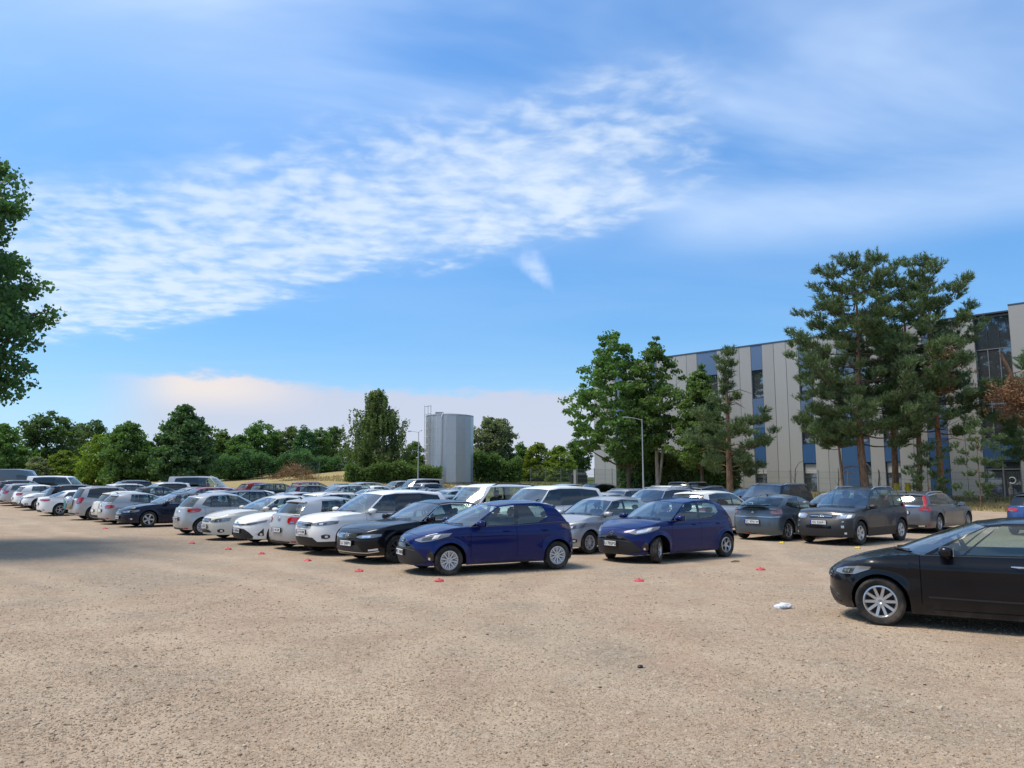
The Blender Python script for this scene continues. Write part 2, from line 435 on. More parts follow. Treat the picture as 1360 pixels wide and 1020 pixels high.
# ------------------------------------------------------------------ foliage materials
def leaf_mat(name, dark, light, brown=None, trans=0.42):
    m = bpy.data.materials.new(name); m.use_nodes = True
    N = NT(m.node_tree); b = m.node_tree.nodes['Principled BSDF']; out = m.node_tree.nodes['Material Output']
    g = N.node('ShaderNodeNewGeometry'); oi = N.node('ShaderNodeObjectInfo'); tc = N.node('ShaderNodeTexCoord')
    n1 = N.noise(tc.outputs['Object'], 0.55, 3, 0.6)
    f = N.add(N.mul(g.outputs['Random Per Island'], 0.55), N.mul(N.step(n1, 0.3, 0.7), 0.45))
    c = N.mix(f, dark, light)
    hs = N.node('ShaderNodeHueSaturation'); N.l.new(c, hs.inputs['Color'])
    N.put(hs.inputs['Value'], N.add(0.85, N.mul(oi.outputs['Random'], 0.3)))
    N.put(hs.inputs['Hue'], N.add(0.485, N.mul(oi.outputs['Random'], 0.03)))
    c = hs.outputs[0]
    b.inputs['Roughness'].default_value = 0.55; b.inputs['Specular IOR Level'].default_value = 0.25
    N.put(b.inputs['Base Color'], c)
    t = N.node('ShaderNodeBsdfTranslucent'); N.l.new(N.mix(1.0, c, (1.15, 1.35, 0.6), 'MULTIPLY'), t.inputs[0])
    mx = N.node('ShaderNodeMixShader'); mx.inputs[0].default_value = trans
    N.l.new(b.outputs[0], mx.inputs[1]); N.l.new(t.outputs[0], mx.inputs[2]); N.l.new(mx.outputs[0], out.inputs[0])
    MATS[name] = m
    return m
leaf_mat('leaf_dark', (0.034, 0.084, 0.036), (0.125, 0.210, 0.082))
leaf_mat('leaf_mid', (0.046, 0.105, 0.028), (0.165, 0.255, 0.075))
leaf_mat('leaf_light', (0.085, 0.140, 0.016), (0.260, 0.310, 0.055))
leaf_mat('leaf_pale', (0.095, 0.140, 0.065), (0.320, 0.350, 0.210))
leaf_mat('leaf_birch', (0.060, 0.110, 0.036), (0.190, 0.250, 0.095))
leaf_mat('needle', (0.048, 0.096, 0.040), (0.180, 0.240, 0.105), trans=0.15)
leaf_mat('needle_brown', (0.15, 0.080, 0.040), (0.34, 0.205, 0.110), trans=0.15)
def bark_fn(c0, c1, sc_):
    def fn(N, b):
        tc = N.node('ShaderNodeTexCoord'); mp = N.node('ShaderNodeMapping'); N.l.new(tc.outputs['Object'], mp.inputs[0]); mp.inputs['Scale'].default_value = sc_
        n = N.noise(mp.outputs[0], 3.0, 5, 0.65)
        N.put(b.inputs['Base Color'], N.mix(N.step(n, 0.3, 0.7), c0, c1))
        bp = N.node('ShaderNodeBump'); bp.inputs['Distance'].default_value = 0.04; N.put(bp.inputs['Height'], n); N.l.new(bp.outputs[0], b.inputs['Normal'])
    return fn
nmat('bark', bark_fn((0.06, 0.045, 0.034), (0.17, 0.13, 0.10), (3, 3, .7)))
nmat('bark_pine', bark_fn((0.11, 0.065, 0.042), (0.30, 0.185, 0.115), (3, 3, .8)))
nmat('bark_red', bark_fn((0.22, 0.085, 0.045), (0.38, 0.17, 0.09), (3, 3, .8)))
nmat('bark_pale', bark_fn((0.20, 0.165, 0.125), (0.46, 0.40, 0.33), (3, 3, .4)))

# ------------------------------------------------------------------ tree crowns
def leaf_quads(C, size, g, up=0.0, stretch=1.6):
    """one folded leaf (two triangles sharing the midrib) at each centre"""
    n = len(C)
    d = g.normal(size=(n, 3)); d /= np.linalg.norm(d, axis=1)[:, None]
    d[:, 2] -= up; d /= np.linalg.norm(d, axis=1)[:, None]
    w = np.cross(d, g.normal(size=(n, 3))); w /= np.linalg.norm(w, axis=1)[:, None]
    nn = np.cross(d, w)
    s = (size * g.uniform(.6, 1.3, n))[:, None]
    V = np.stack([C - d * s * .5 * stretch, C + w * s * .5 + nn * s * .12, C + d * s * .5 * stretch, C - w * s * .5 + nn * s * .12], 1).reshape(-1, 3)
    Q = np.arange(n * 4).reshape(n, 4)
    return V, Q
def envelope(kind, h):
    """crown half width (0..1) at relative height h of the crown"""
    if kind == 'round': return np.sqrt(np.clip(1 - (2 * h - 1) ** 2, 0, 1)) ** 0.9
    if kind == 'egg': return np.clip(np.sin(np.clip(h, 0, 1) ** 0.65 * math.pi), 0, 1) ** 0.8
    if kind == 'cone': return np.clip(np.minimum(h * 6 + .35, 1) * (1.03 - h) ** 0.75, 0, 1)
    if kind == 'bush': return np.clip(np.minimum(h * 8 + .75, 1) * np.sqrt(np.clip(1.02 - h ** 2.2, 0, 1)), 0, 1)
    return np.ones_like(h)
def crown_mesh(name, seed, H, rad, z0, kind, nclump, nleaf, size, clump_r, m, openness=0.35, flat=0.65):
    """leaf clumps spread through the crown, most of them near its outside; returns mesh and clump centres"""
    g = np.random.default_rng(seed)
    lobes = [(g.uniform(0, 6.28), g.uniform(.1, .95), g.uniform(-.38, .30), g.uniform(.35, .8), g.uniform(.10, .22)) for _ in range(16)]
    cs = []
    while len(cs) < nclump:
        h = g.uniform(0, 1); a = g.uniform(0, 6.28)
        e = float(envelope(kind, np.array(h)))
        k = 1.0
        for la, lh, lw, ls, lv in lobes:
            da = abs((a - la + math.pi) % (2 * math.pi) - math.pi)
            k += lw * math.exp(-(da / ls) ** 2 - ((h - lh) / lv) ** 2)
        if g.uniform() > max(e, .12): continue
        r = (g.uniform() ** openness) * e * k * rad
        cs.append((math.cos(a) * r, math.sin(a) * r, z0 + h * (H - z0) + g.normal() * .02 * H))
    cs = np.array(cs)
    sizes = clump_r * g.uniform(.55, 1.35, nclump)
    C = np.repeat(cs, nleaf, 0); S = np.repeat(sizes, nleaf)
    off = g.normal(size=C.shape); off /= np.linalg.norm(off, axis=1)[:, None]
    off *= (g.uniform(size=len(C)) ** .45 * S)[:, None]; off[:, 2] *= flat
    V, Q = leaf_quads(C + off, size, g, .25)
    return fastmesh(name, V, Q, m), cs
def limb_path(p0, p1, g, bend=.12, n=6):
    p0 = np.array(p0, float); p1 = np.array(p1, float); L = np.linalg.norm(p1 - p0)
    o = g.normal(size=3) * bend * L
    return [tuple(p0 + (p1 - p0) * t + o * math.sin(math.pi * t) * .6 + np.array((0, 0, -.06 * L * math.sin(math.pi * t)))) for t in np.linspace(0, 1, n)]
def trunk_mesh(name, seed, H, r, z0, targets, m, nl=22, lean=(0, 0), twig=.03):
    """tapered trunk with limbs that reach for the leaf clumps"""
    g = np.random.default_rng(seed); mb = MB()
    P = [(lean[0] * t * H + math.sin(t * 5 + seed) * .012 * H * t, lean[1] * t * H + math.cos(t * 4 + seed) * .012 * H * t, -.25 + t * H * .93) for t in np.linspace(0, 1, 10)]
    rr = [r * (1.35 if i == 0 else 1 - .93 * (i / 9) ** 1.1) for i in range(10)]
    mb.tube(P, rr, 9)
    PA = np.array(P)
    idx = g.choice(len(targets), min(nl, len(targets)), replace=False)
    for i in idx:
        t = targets[i]
        d = math.hypot(t[0], t[1])
        zb = max(z0 * .85, t[2] - d * g.uniform(.5, .95))
        k = np.interp(zb, PA[:, 2], np.arange(10)); base = [np.interp(zb, PA[:, 2], PA[:, c]) for c in (0, 1)] + [zb]
        r0 = max(twig, r * (1 - .1 * k) * .42)
        pth = limb_path(base, t, g)
        mb.tube(pth, [r0 + (twig * .35 - r0) * q for q in np.linspace(0, 1, len(pth))], 5, cap=False)
    return mb.mesh(name, m, 60)
def pine_mesh(name, seed, H, z0, rad, nbr, m, profile, lean=(0, 0), tuft=.34, nb=15, mb=None, dens=1.0, gaps=()):
    """needle shoots in separate pads at the ends of up-curving boughs; the boughs go into mb"""
    g = np.random.default_rng(seed); tips = []; dirs = []
    for k in range(nbr):
        h = (k + g.uniform(0, 1)) / nbr; z = z0 + h * (H - z0)
        a = k * 2.399 + g.uniform(-.5, .5)
        if any(abs((a - ga + math.pi) % (2 * math.pi) - math.pi) < gw and g0 < h < g1 for ga, gw, g0, g1 in gaps): continue
        L = rad * np.interp(h, profile[0], profile[1]) * g.uniform(.55, 1.15)
        base = np.array((lean[0] * z, lean[1] * z, z - .22 * L))
        rise = g.uniform(.0, .22) + .55 * h * h
        dirv = np.array((math.cos(a), math.sin(a), 0)); side = np.array((-math.sin(a), math.cos(a), 0))
        def at(t, s=0.0): return base + dirv * L * t + side * s * L + np.array((0, 0, L * (rise * t + .18 * t * t - .12 * math.sin(math.pi * t))))
        if mb: mb.tube([at(t) for t in np.linspace(0, 1, 6)], [max(.012, .05 * (1 - .85 * t)) * (H / 14) for t in np.linspace(0, 1, 6)], 5, cap=False)
        pads = [(1.0, 0.0)] + [(g.uniform(.42, .95), g.uniform(-.36, .36)) for _ in range(max(1, int(L * 1.5 * dens)))]
        for t, s in pads:
            c = at(t, s * (1.1 - .3 * t)) + np.array((0, 0, g.normal() * .10))
            if mb and abs(s) > .05: mb.tube([at(max(0, t - .22)), c], [.018, .008], 4, cap=False)
            pr = g.uniform(.30, .62) * (.6 + .16 * min(L, 3))
            for q in range(int(15 * dens * (pr / .5) ** 1.5) + 4):
                o = g.normal(size=3); o /= np.linalg.norm(o); r_ = g.uniform() ** .5
                p = c + o * np.array((pr, pr, pr * .42)) * r_
                d = dirv * .35 + o * np.array((.7, .7, .3)) + np.array((0, 0, .95)) + g.normal(size=3) * .18
                tips.append(p); dirs.append(d / np.linalg.norm(d))
    for q in range(9):                                                  # leading shoots at the very top
        p = np.array((lean[0] * H, lean[1] * H, H - .15)) + g.normal(size=3) * np.array((.22, .22, .30)); d = np.array((0, 0, 1.0)) + g.normal(size=3) * .2; tips.append(p); dirs.append(d / np.linalg.norm(d))
    tips = np.array(tips); dirs = np.array(dirs); n = len(tips)
    T = np.repeat(tips, nb, 0); D = np.repeat(dirs, nb, 0)
    t = g.uniform(0, 1, (n * nb, 1)); ln = tuft * g.uniform(.55, .95, (n * nb, 1))
    st = T + D * tuft * 1.25 * (t - .35)
    o = g.normal(size=T.shape); o -= D * (o * D).sum(1)[:, None]; o /= np.linalg.norm(o, axis=1)[:, None]
    nd = D * .85 + o * .7; nd /= np.linalg.norm(nd, axis=1)[:, None]
    w = np.cross(nd, g.normal(size=T.shape)); w /= np.linalg.norm(w, axis=1)[:, None]
    wd = .026
    V = np.stack([st - w * wd, st + w * wd, st + nd * ln], 1).reshape(-1, 3)
    return fastmesh(name, V, np.arange(len(V)).reshape(-1, 3), m), tips

def tree(name, label, x, y, crown, trunk, scale=1.0, rot=0.0, cat='tree', group=None, extra=(), sxy=1.0, crown_name='crown'):
    r = obj(name, None, None, (x, y, gzf(x, y) - .05), (0, 0, rot), label, cat, group)
    r.scale = (scale * sxy, scale * sxy, scale)
    if crown: obj(crown_name, crown, r)
    if trunk: obj('trunk', trunk, r)
    for n_, me in extra: obj(n_, me, r, kind='stuff' if n_ in ('branches', 'dead_needles') else None)
    return r

# crowns shared by the trees of the far wood
far_types = []
for i, (kind, m, rad, op, H, z0) in enumerate((('round', 'leaf_mid', 3.3, .38, 9.5, 1.2), ('egg', 'leaf_dark', 2.9, .4, 10, .9), ('bush', 'leaf_mid', 3.2, .42, 8.2, .2),
                                              ('egg', 'leaf_mid', 2.6, .45, 9.5, .6), ('round', 'leaf_birch', 2.9, .55, 9.2, 1.6))):
    cm, cs = crown_mesh('far_crown', 40 + i, H, rad, z0, kind, 190 if i != 4 else 120, 52, .26, .85, MATS[m], op)
    far_types.append((cm, trunk_mesh('far_trunk', 40 + i, H * .9, .2, z0, cs, MATS['bark'], 14), H))
def px_at(px, d):        # ground position at lateral picture column px and distance d (for laying out the wood)
    return (px - 680) / 1020 * d, d
# ------------------------------------------------------------------ trees where they stand
def ht(py, d): return (640 - py) / 1020 * d + CAM_H      # height above the datum of something seen at row py at distance d
def far_tree(px, top, d, ti, label, wide=1.0, rot=None, name='broadleaf_tree', mt=None):
    x, y = px_at(px, d); cm, tm, H = far_types[ti]
    h = ht(top, d) - gzf(x, y)
    r = tree(name, label, x, y, cm, tm, h / H, rng.uniform(0, 6.28) if rot is None else rot, sxy=wide, group='trees of the wood beyond the field')
    if mt:
        c = r.children[0]; c.material_slots[0].link = 'OBJECT'; c.material_slots[0].material = MATS[mt]
    return r
far_tree(2, 566, 92, 2, 'dark leafy tree at the far left, behind the roof of the grey panel van', 1.1)
far_tree(62, 552, 104, 0, 'large dark spreading tree rising above the white minibus', 1.25, mt='leaf_dark')
far_tree(108, 566, 135, 4, 'thin see-through tree on the skyline right of the spreading dark tree', .8)
far_tree(128, 562, 138, 4, 'thin dark skyline tree just left of the bright green tree', .75, mt='leaf_dark')
far_tree(88, 600, 86, 2, 'low yellow-green tree behind the white minibus', 1.35, mt='leaf_light')
far_tree(52, 608, 84, 2, 'low bush dotted with cream blossom in front of the dark spreading tree', 1.4, name='blossom_bush', mt='leaf_pale')
far_tree(134, 580, 84, 2, 'yellow-green bushy tree leaning on the taller bright green tree', 1.0, mt='leaf_light')
cm_, cs_ = crown_mesh('crown', 61, 8.6, 3.1, .4, 'egg', 260, 62, .22, .72, MATS['leaf_mid'], .42)
x_, y_ = px_at(170, 78)
tree('broadleaf_tree', 'bright green tree with several upright tops standing in the straw field at left', x_, y_, cm_, trunk_mesh('trunk', 61, 8, .2, .6, cs_, MATS['bark'], 16), (ht(556, 78) - gzf(x_, y_)) / 8.6, .4)
cm_, cs_ = crown_mesh('crown', 62, 8.6, 2.95, .5, 'egg', 330, 66, .23, .70, MATS['leaf_dark'], .40)
x_, y_ = px_at(246, 76)
tree('broadleaf_tree', 'dense dark egg-shaped tree in the field behind the silver station van', x_, y_, cm_, trunk_mesh('trunk', 62, 8, .22, .6, cs_, MATS['bark'], 16), (ht(539, 76) - gzf(x_, y_)) / 8.6, 1.4)
for k, (px, top, d, ti, w, lb) in enumerate((
        (196, 588, 118, 2, 1.2, 'low dark tree in the gap left of the egg-shaped tree'),
        (296, 572, 116, 3, 1.2, 'first tree of the dark wood, right beside the egg-shaped tree'),
        (318, 580, 112, 2, 1.1, 'bushy tree in the wood, second right of the egg-shaped tree'),
        (345, 563, 116, 0, 1.0, 'tallest round tree of the wood, above the heap of brown brushwood'),
        (368, 572, 120, 3, 1.0, 'slim tree of the wood right above the brushwood heap'),
        (386, 569, 117, 4, 1.0, 'lighter open tree of the wood right of the tallest one'),
        (404, 566, 115, 1, 1.0, 'deep green tree of the wood at its middle'),
        (424, 571, 118, 0, .9, 'round dark tree of the wood two places left of the weeping birch'),
        (444, 569, 122, 4, 1.05, 'loose tree with sky showing through, left of the weeping birch'),
        (552, 588, 112, 2, 1.1, 'low tree close against the left side of the metal tank'),
        (692, 588, 116, 3, 1.0, 'tree right of the pale round tree, behind the wire fence'),
        (716, 590, 108, 2, 1.2, 'bright bushy tree behind the wire fence, middle of its row'),
        (742, 594, 106, 2, 1.2, 'bright bushy tree behind the wire fence next to the oak'),
        (768, 584, 112, 0, 1.0, 'green tree behind the wire fence under the crown of the oak'),
        (560, 606, 108, 2, 1.2, 'low tree in front of the left side of the metal tank'))):
    far_tree(px, top, d, ti, lb, w, mt='leaf_light' if 'bright bushy' in lb else None)
cm_, cs_ = crown_mesh('crown', 64, 9.5, 3.4, 1.2, 'round', 240, 60, .25, .8, MATS['leaf_pale'], .40)
x_, y_ = px_at(656, 110)
tree('blossoming_tree', 'pale round tree in whitish bloom right of the metal tank', x_, y_, cm_, trunk_mesh('trunk', 64, 9, .2, 1.2, cs_, MATS['bark'], 14), (ht(556, 110) - gzf(x_, y_)) / 9.5, 0)

# weeping birch: limbs, then hanging strands of small leaves
def weeping_birch(px, d, top):
    g = np.random.default_rng(5); x, y = px_at(px, d); H = ht(top, d) - gzf(x, y)
    mb = MB(); P = [(math.sin(t * 4) * .25, math.cos(t * 3) * .2, -.2 + t * H * .97) for t in np.linspace(0, 1, 10)]
    mb.tube(P, [.24 * (1 - .93 * t) for t in np.linspace(0, 1, 10)], 8)
    C = []
    for k in range(84):
        h = g.uniform(.22, 1.0); a = g.uniform(0, 6.28)
        rr = 4.7 * np.interp(h, (.2, .45, .66, .78, .9, 1), (.95, 1.0, .88, .66, .38, .10)) * g.uniform(.45, 1.1)
        if h > .70: rr = rr * (.55 + .45 * abs(math.cos(a)))
        tip = np.array((math.cos(a) * rr, math.sin(a) * rr, h * H)); b = (0, 0, max(.8, h * H - rr * 1.0))
        pth = limb_path(b, tip, g, .06); mb.tube(pth, [.05 * (1 - .8 * q) for q in np.linspace(0, 1, 6)], 4, cap=False)
        for s in range(13):
            t = g.uniform(.4, 1.0); i = min(4, int(t * 5)); p = np.array(pth[i]) + (np.array(pth[i + 1]) - np.array(pth[i])) * (t * 5 - i)
            p = p + g.normal(size=3) * np.array((.42, .42, .12)); L = g.uniform(.8, 2.6) * (1.0 if h > .5 else 1.2)
            L = min(L, p[2] - .2)
            n = int(L * 20)
            q = g.uniform(0, 1, (n, 1))
            C.append(p + np.hstack([np.full((n, 1), 0.), np.full((n, 1), 0.), -L * q]) + g.normal(size=(n, 3)) * np.array((.10, .10, .05)))
    V, Q = leaf_quads(np.vstack(C), .17, g, .9, 1.5)
    tree('weeping_birch', 'tall birch with hanging curtain-like branches left of the metal tank', x, y, fastmesh('crown', V, Q, MATS['leaf_birch']), mb.mesh('trunk', MATS['bark_pale'], 60))
weeping_birch(500, 98, 516)

# big broadleaf at the left edge, its trunk outside the picture
def near_maple():
    g = np.random.default_rng(21); x, y = -18.9, 21.5; H = 13.4
    mb = MB(); P = [(math.sin(t * 3) * .2, math.cos(t * 3) * .15, -.2 + t * H * .9) for t in np.linspace(0, 1, 10)]
    mb.tube(P, [.38 * (1 - .9 * t) for t in np.linspace(0, 1, 10)], 10)
    C = []
    tiers = ((3.7, 2.4, 8), (4.5, 3.4, 10), (5.4, 4.3, 14), (6.5, 4.8, 17), (7.6, 5.0, 18), (8.7, 4.6, 17), (9.8, 4.4, 15), (10.9, 4.0, 13), (12.0, 3.4, 11), (13.0, 2.2, 8))
    for z, rad, nb in tiers:
        for k in range(nb):
            a = 6.283 * k / nb + g.uniform(-.25, .25); L = rad * g.uniform(.66, 1.06)
            tip = np.array((math.cos(a) * L, math.sin(a) * L, z + g.normal() * .28)); b = (0, 0, max(2.2, z - L * .45))
            pth = limb_path(b, tip, g, .07, 8); mb.tube(pth, [.09 * (1 - .85 * q) for q in np.linspace(0, 1, 8)], 5, cap=False)
            for s in range(24):
                t = 1 - abs(g.normal()) * .27; t = min(max(t, .15), 1.0); i = min(6, int(t * 7)); p = np.array(pth[i]) + (np.array(pth[i + 1]) - np.array(pth[i])) * (t * 7 - i)
                p = p + g.normal(size=3) * np.array((.34, .34, .18)) * (1.15 - .4 * t)
                n = 40; off = g.normal(size=(n, 3)); off = off / np.linalg.norm(off, axis=1)[:, None] * (g.uniform(size=(n, 1)) ** .4) * np.array((.40, .40, .24)); off[:, 2] -= .10
                C.append(p + off)
    V, Q = leaf_quads(np.vstack(C), .120, g, .35, 1.15)
    tree('maple_tree', 'big dark-leaved tree reaching in from the left edge of the lot', x, y, fastmesh('crown', V, Q, MATS['leaf_dark']), mb.mesh('trunk', MATS['bark'], 60))
near_maple()

# trees before the office building
def spread_tree(name, label, px, d, top, seed, rad, z0, m, nclump, openness, kind='egg', bark='bark', r=.2, lean=(0, 0), off=(0, 0), leaf=.21, cr=.62, nl=26):
    x, y = px_at(px, d); H = ht(top, d) - gzf(x, y)
    cm, cs = crown_mesh('crown', seed, H, rad, z0, kind, nclump, 58, leaf, cr, MATS[m], openness, .55)
    if off != (0, 0):
        co = np.empty(len(cm.vertices) * 3, np.float32); cm.vertices.foreach_get('co', co); co = co.reshape(-1, 3)
        k = co[:, 2:3] / H; co[:, 0:1] += off[0] * k; co[:, 1:2] += off[1] * k; cm.vertices.foreach_set('co', co.ravel()); cs = cs + np.array((off[0], off[1], 0)) * (cs[:, 2:3] / H)
    return tree(name, label, x, y, cm, trunk_mesh('trunk', seed, H, r, z0, cs, MATS[bark], nl, lean))
spread_tree('oak_tree', 'full dark green oak at the left corner of the office building', 834, 72, 434, 71, 4.6, 2.7, 'leaf_mid', 330, .5, off=(-1.5, 0), r=.21)
spread_tree('birch_tree', 'thin light-barked double-stemmed tree right of the oak', 872, 70, 448, 72, 3.0, 4.2, 'leaf_mid', 165, .6, bark='bark_pale', r=.2, leaf=.2)
# its second pale stem
mb = MB(); mb.tube([(.15, 0, 1.2), (.5, 0, 4), (.35, .1, 8), (.6, .1, 12)], [.14, .12, .08, .03], 7)
obj('stem', mb.mesh('stem', MATS['bark_pale'], 60), [o for o in COL.objects if o.name.startswith('birch_tree')][0])
spread_tree('conifer_tree', 'dense dark tree with a leaning thin trunk before the blue facade strip', 932, 66, 486, 73, 3.0, 2.8, 'leaf_mid', 240, .5, kind='cone', r=.17, lean=(-.02, 0), leaf=.19)

def pine(label, px, d, top, seed, z0, rad, nbr, prof, bark='bark_pine', r=.24, lean=(0, 0), kink=0.0, brown=None, dead=0, gaps=(), dens=1.0, broken=False, tuft=.36):
    x, y = px_at(px, d); H = ht(top, d) - gzf(x, y)
    mb = MB(); g = np.random.default_rng(seed)
    cl = lambda z: (lean[0] * z + kink * math.sin(min(z / H, 1) * 5.5), lean[1] * z)
    P = [(*cl(t * H), -.25 + t * H * (.96)) for t in np.linspace(0, 1, 14)]
    mb.tube(P, [r * (1.25 if i == 0 else 1 - .9 * (i / 13) ** 1.2) for i in range(14)], 10)
    for k in range(dead):
        a = g.uniform(0, 6.28); z = g.uniform(.22, .8) * H; L = g.uniform(.8, 2.4); c = cl(z)
        mb.tube([(c[0], c[1], z), (c[0] + math.cos(a) * L * .5, c[1] + math.sin(a) * L * .5, z + .12 * L), (c[0] + math.cos(a) * L, c[1] + math.sin(a) * L, z + .05 * L * g.normal())], [.05, .03, .012], 5, cap=False)
    bo = MB()
    cm, tips = pine_mesh('needles', seed, H, z0, rad, nbr, MATS['needle'], prof, lean, mb=bo, gaps=gaps, dens=dens, tuft=tuft)
    ex = [('branches', bo.mesh('branches', MATS['bark'], 60))]
    if brown:
        for (bx, bz, br, n) in brown:
            dd = np.random.default_rng(seed + 5); n_ = n
            c = np.array((bx, -1.5, bz)) + dd.normal(size=(n_, 3)) * np.array((br, br * .7, br * .75))
            V, Q = leaf_quads(np.repeat(c, 22, 0) + dd.normal(size=(n_ * 22, 3)) * .16, .075, dd, .4, 3.4)
            ex.append(('dead_needles', fastmesh('dead_needles', V, Q, MATS['needle_brown'])))
    return tree('pine_tree', label, x, y, cm, mb.mesh('trunk', MATS[bark], 60), extra=ex, crown_name='needles')
wide = ((0, .12, .3, .5, .7, .85, 1), (.55, .8, .95, 1.0, .82, .55, .12))
pine('pine with a thick trunk and bare broken top before the third grey facade strip', 967, 58, 468, 81, 2.6, 3.2, 30, ((0, .2, .35, .5, .66, .8, 1), (.6, .9, 1.0, .9, .12, .1, .28)), r=.28, dead=16, dens=1.2)
pine('slender pine with a leaning bare trunk left of the great pines', 1117, 56, 512, 82, 4.2, 2.4, 24, wide, r=.13, lean=(-.045, 0), dead=5, dens=.85)
pine('great left pine with a leaning trunk, widest of the pine group', 1148, 55, 338, 83, 5.0, 5.1, 66, ((0, .12, .3, .5, .7, .85, 1), (.7, .95, 1.0, .88, .68, .42, .10)), r=.3, lean=(-.018, 0), kink=-.25, dead=8)
pine('great pine with a forked trunk in the middle of the pine group', 1184, 58, 336, 84, 5.6, 3.7, 44, wide, r=.24, lean=(-.012, 0), kink=.2, dead=8)
pine('pine with a dark trunk leaning right, in the pine group', 1213, 55, 362, 85, 6.5, 3.2, 24, wide, r=.21, lean=(.012, 0), kink=.3, dead=8)
pine('tall right pine with a straight red trunk and a patch of dead brown needles', 1246, 54, 344, 86, 5.2, 3.9, 52, wide, bark='bark_red', r=.21, lean=(-.004, 0), dead=12, brown=((-.1, 9.5, .62, 90), (-.4, 7.9, .42, 40)))
pine('small spindly pine sapling before the tall right pine', 1296, 49, 560, 87, .8, 1.5, 16, wide, r=.05, tuft=.24)
pine('small low pine under the red-trunked pine', 1228, 52, 592, 88, .9, 1.5, 14, wide, r=.05, tuft=.24)
pine('pine at the right edge with a snapped top and hanging dead brown crown', 1374, 52, 470, 89, 3.0, 3.1, 34, wide, r=.26, dead=8, brown=((-1.9, 6.9, .80, 170), (-.9, 6.3, .7, 110)), gaps=((3.1, .8, .45, 1.0),))
# the snapped pale stem that hangs over the brown crown
mb = MB(); mb.tube([(-1.35, -.7, 7.2), (-1.75, -.7, 8.6), (-2.3, -.7, 9.9)], [.17, .14, .10], 7); mb.tube([(-1.7, -.7, 8.4), (-1.2, -.7, 7.4)], [.09, .05], 6); mb.tube([(-1.75, -.7, 8.5), (-2.2, -.6, 7.5)], [.09, .05], 6); mb.tube([(-1.72, -.7, 8.55), (-1.0, -.6, 8.75)], [.06, .03], 5)
obj('snapped_stem', mb.mesh('snapped_stem', MATS['bark_pine'], 60), [o for o in COL.objects if o.name.startswith('pine_tree') and o.get('label', '').startswith('pine at the right edge')][0])

# ------------------------------------------------------------------ hedges and brush
def hedge(label, p0, p1, h, w, n, m, seed, name='hedge'):
    g = np.random.default_rng(seed); p0 = np.array(p0); p1 = np.array(p1); L = np.linalg.norm(p1 - p0); d = (p1 - p0) / L; s = np.array((-d[1], d[0]))
    t = g.uniform(0, 1, n); bump = 1 + .16 * np.sin(t * L * .9 + seed) + .10 * np.sin(t * L * 2.3)
    zz = g.uniform(0, 1, n) ** .6 * h * bump; ss = (g.uniform(-1, 1, n)) * w * .5
    C = np.stack([d[0] * t * L + s[0] * ss, d[1] * t * L + s[1] * ss, zz], 1)
    C = np.repeat(C, 14, 0) + g.normal(size=(n * 14, 3)) * .17
    C[:, 2] = np.abs(C[:, 2])
    V, Q = leaf_quads(C, .16, g, .2)
    o = obj(name, None, None, (p0[0], p0[1], gzf(*((p0 + p1) / 2)) - .05), (0, 0, 0), label, 'hedge')
    obj('foliage', fastmesh('foliage', V, Q, MATS[m]), o)
    mb = MB()
    for k in range(int(L / 1.2) + 1):
        q = d * min(L, k * 1.2); mb.tube([(q[0], q[1], -.1), (q[0] + .1, q[1], h * .5), (q[0] + .05, q[1] + .1, h * .85)], [.04, .03, .015], 5)
    obj('stems', mb.mesh('stems', MATS['bark'], 60), o, kind='stuff')
hedge('trimmed bright green hedge under the weeping birch, in front of the metal tank', px_at(462, 88), px_at(585, 90), 2.0, 2.0, 1700, 'leaf_mid', 3)
hedge('tall green hedge behind the wire fence, right of the metal tank', px_at(600, 101), px_at(690, 99), 3.3, 2.0, 1700, 'leaf_mid', 4)
hedge('dark green hedge below the oak at the foot of the office building', px_at(828, 79), px_at(872, 75), 3.4, 1.6, 1300, 'leaf_dark', 5)
hedge('brownish green hedge under the thin double-stemmed tree', px_at(873, 75), px_at(930, 71), 3.1, 1.6, 1400, 'leaf_birch', 6)
hedge('dark green hedge behind the thick-trunked pine', px_at(931, 70), px_at(972, 66.5), 3.0, 1.5, 1100, 'leaf_mid', 7)
hedge('rank of dark bushes along the edge of the far wood', px_at(270, 108), px_at(470, 108), 3.0, 3.0, 2200, 'leaf_dark', 8, 'bush_row')
hedge('rank of dark bushes at the left edge of the field behind the vans', px_at(-60, 101), px_at(110, 103), 3.6, 3.0, 2200, 'leaf_mid', 9, 'bush_row')
def brush_pile(px, d):
    g = np.random.default_rng(9); x, y = px_at(px, d); mb = MB()
    for k in range(420):
        c = g.normal(size=3) * np.array((1.5, .8, 0)); hmax = 1.9 * math.exp(-(c[0] / 1.6) ** 2)
        z = g.uniform(0, 1) * hmax; L = g.uniform(.5, 1.5); v = g.normal(size=3) * np.array((1, 1, .65)); v /= np.linalg.norm(v)
        mb.tube([(c[0], c[1], z + .1), (c[0] + v[0] * L * .5, c[1] + v[1] * L * .5, z + .15 + abs(v[2]) * L * .5), (c[0] + v[0] * L, c[1] + v[1] * L, z + .1 + abs(v[2]) * L * .9)], [.03, .022, .01], 3, cap=False)
    o = obj('brushwood_heap', None, None, (x, y, gzf(x, y)), (0, 0, 0), 'heap of dry reddish-brown brushwood before the dark wood', 'brush pile')
    b = obj('branches', mb.mesh('branches', MATS['needle_brown'], 0), o); b['kind'] = 'stuff'
brush_pile(393, 98)
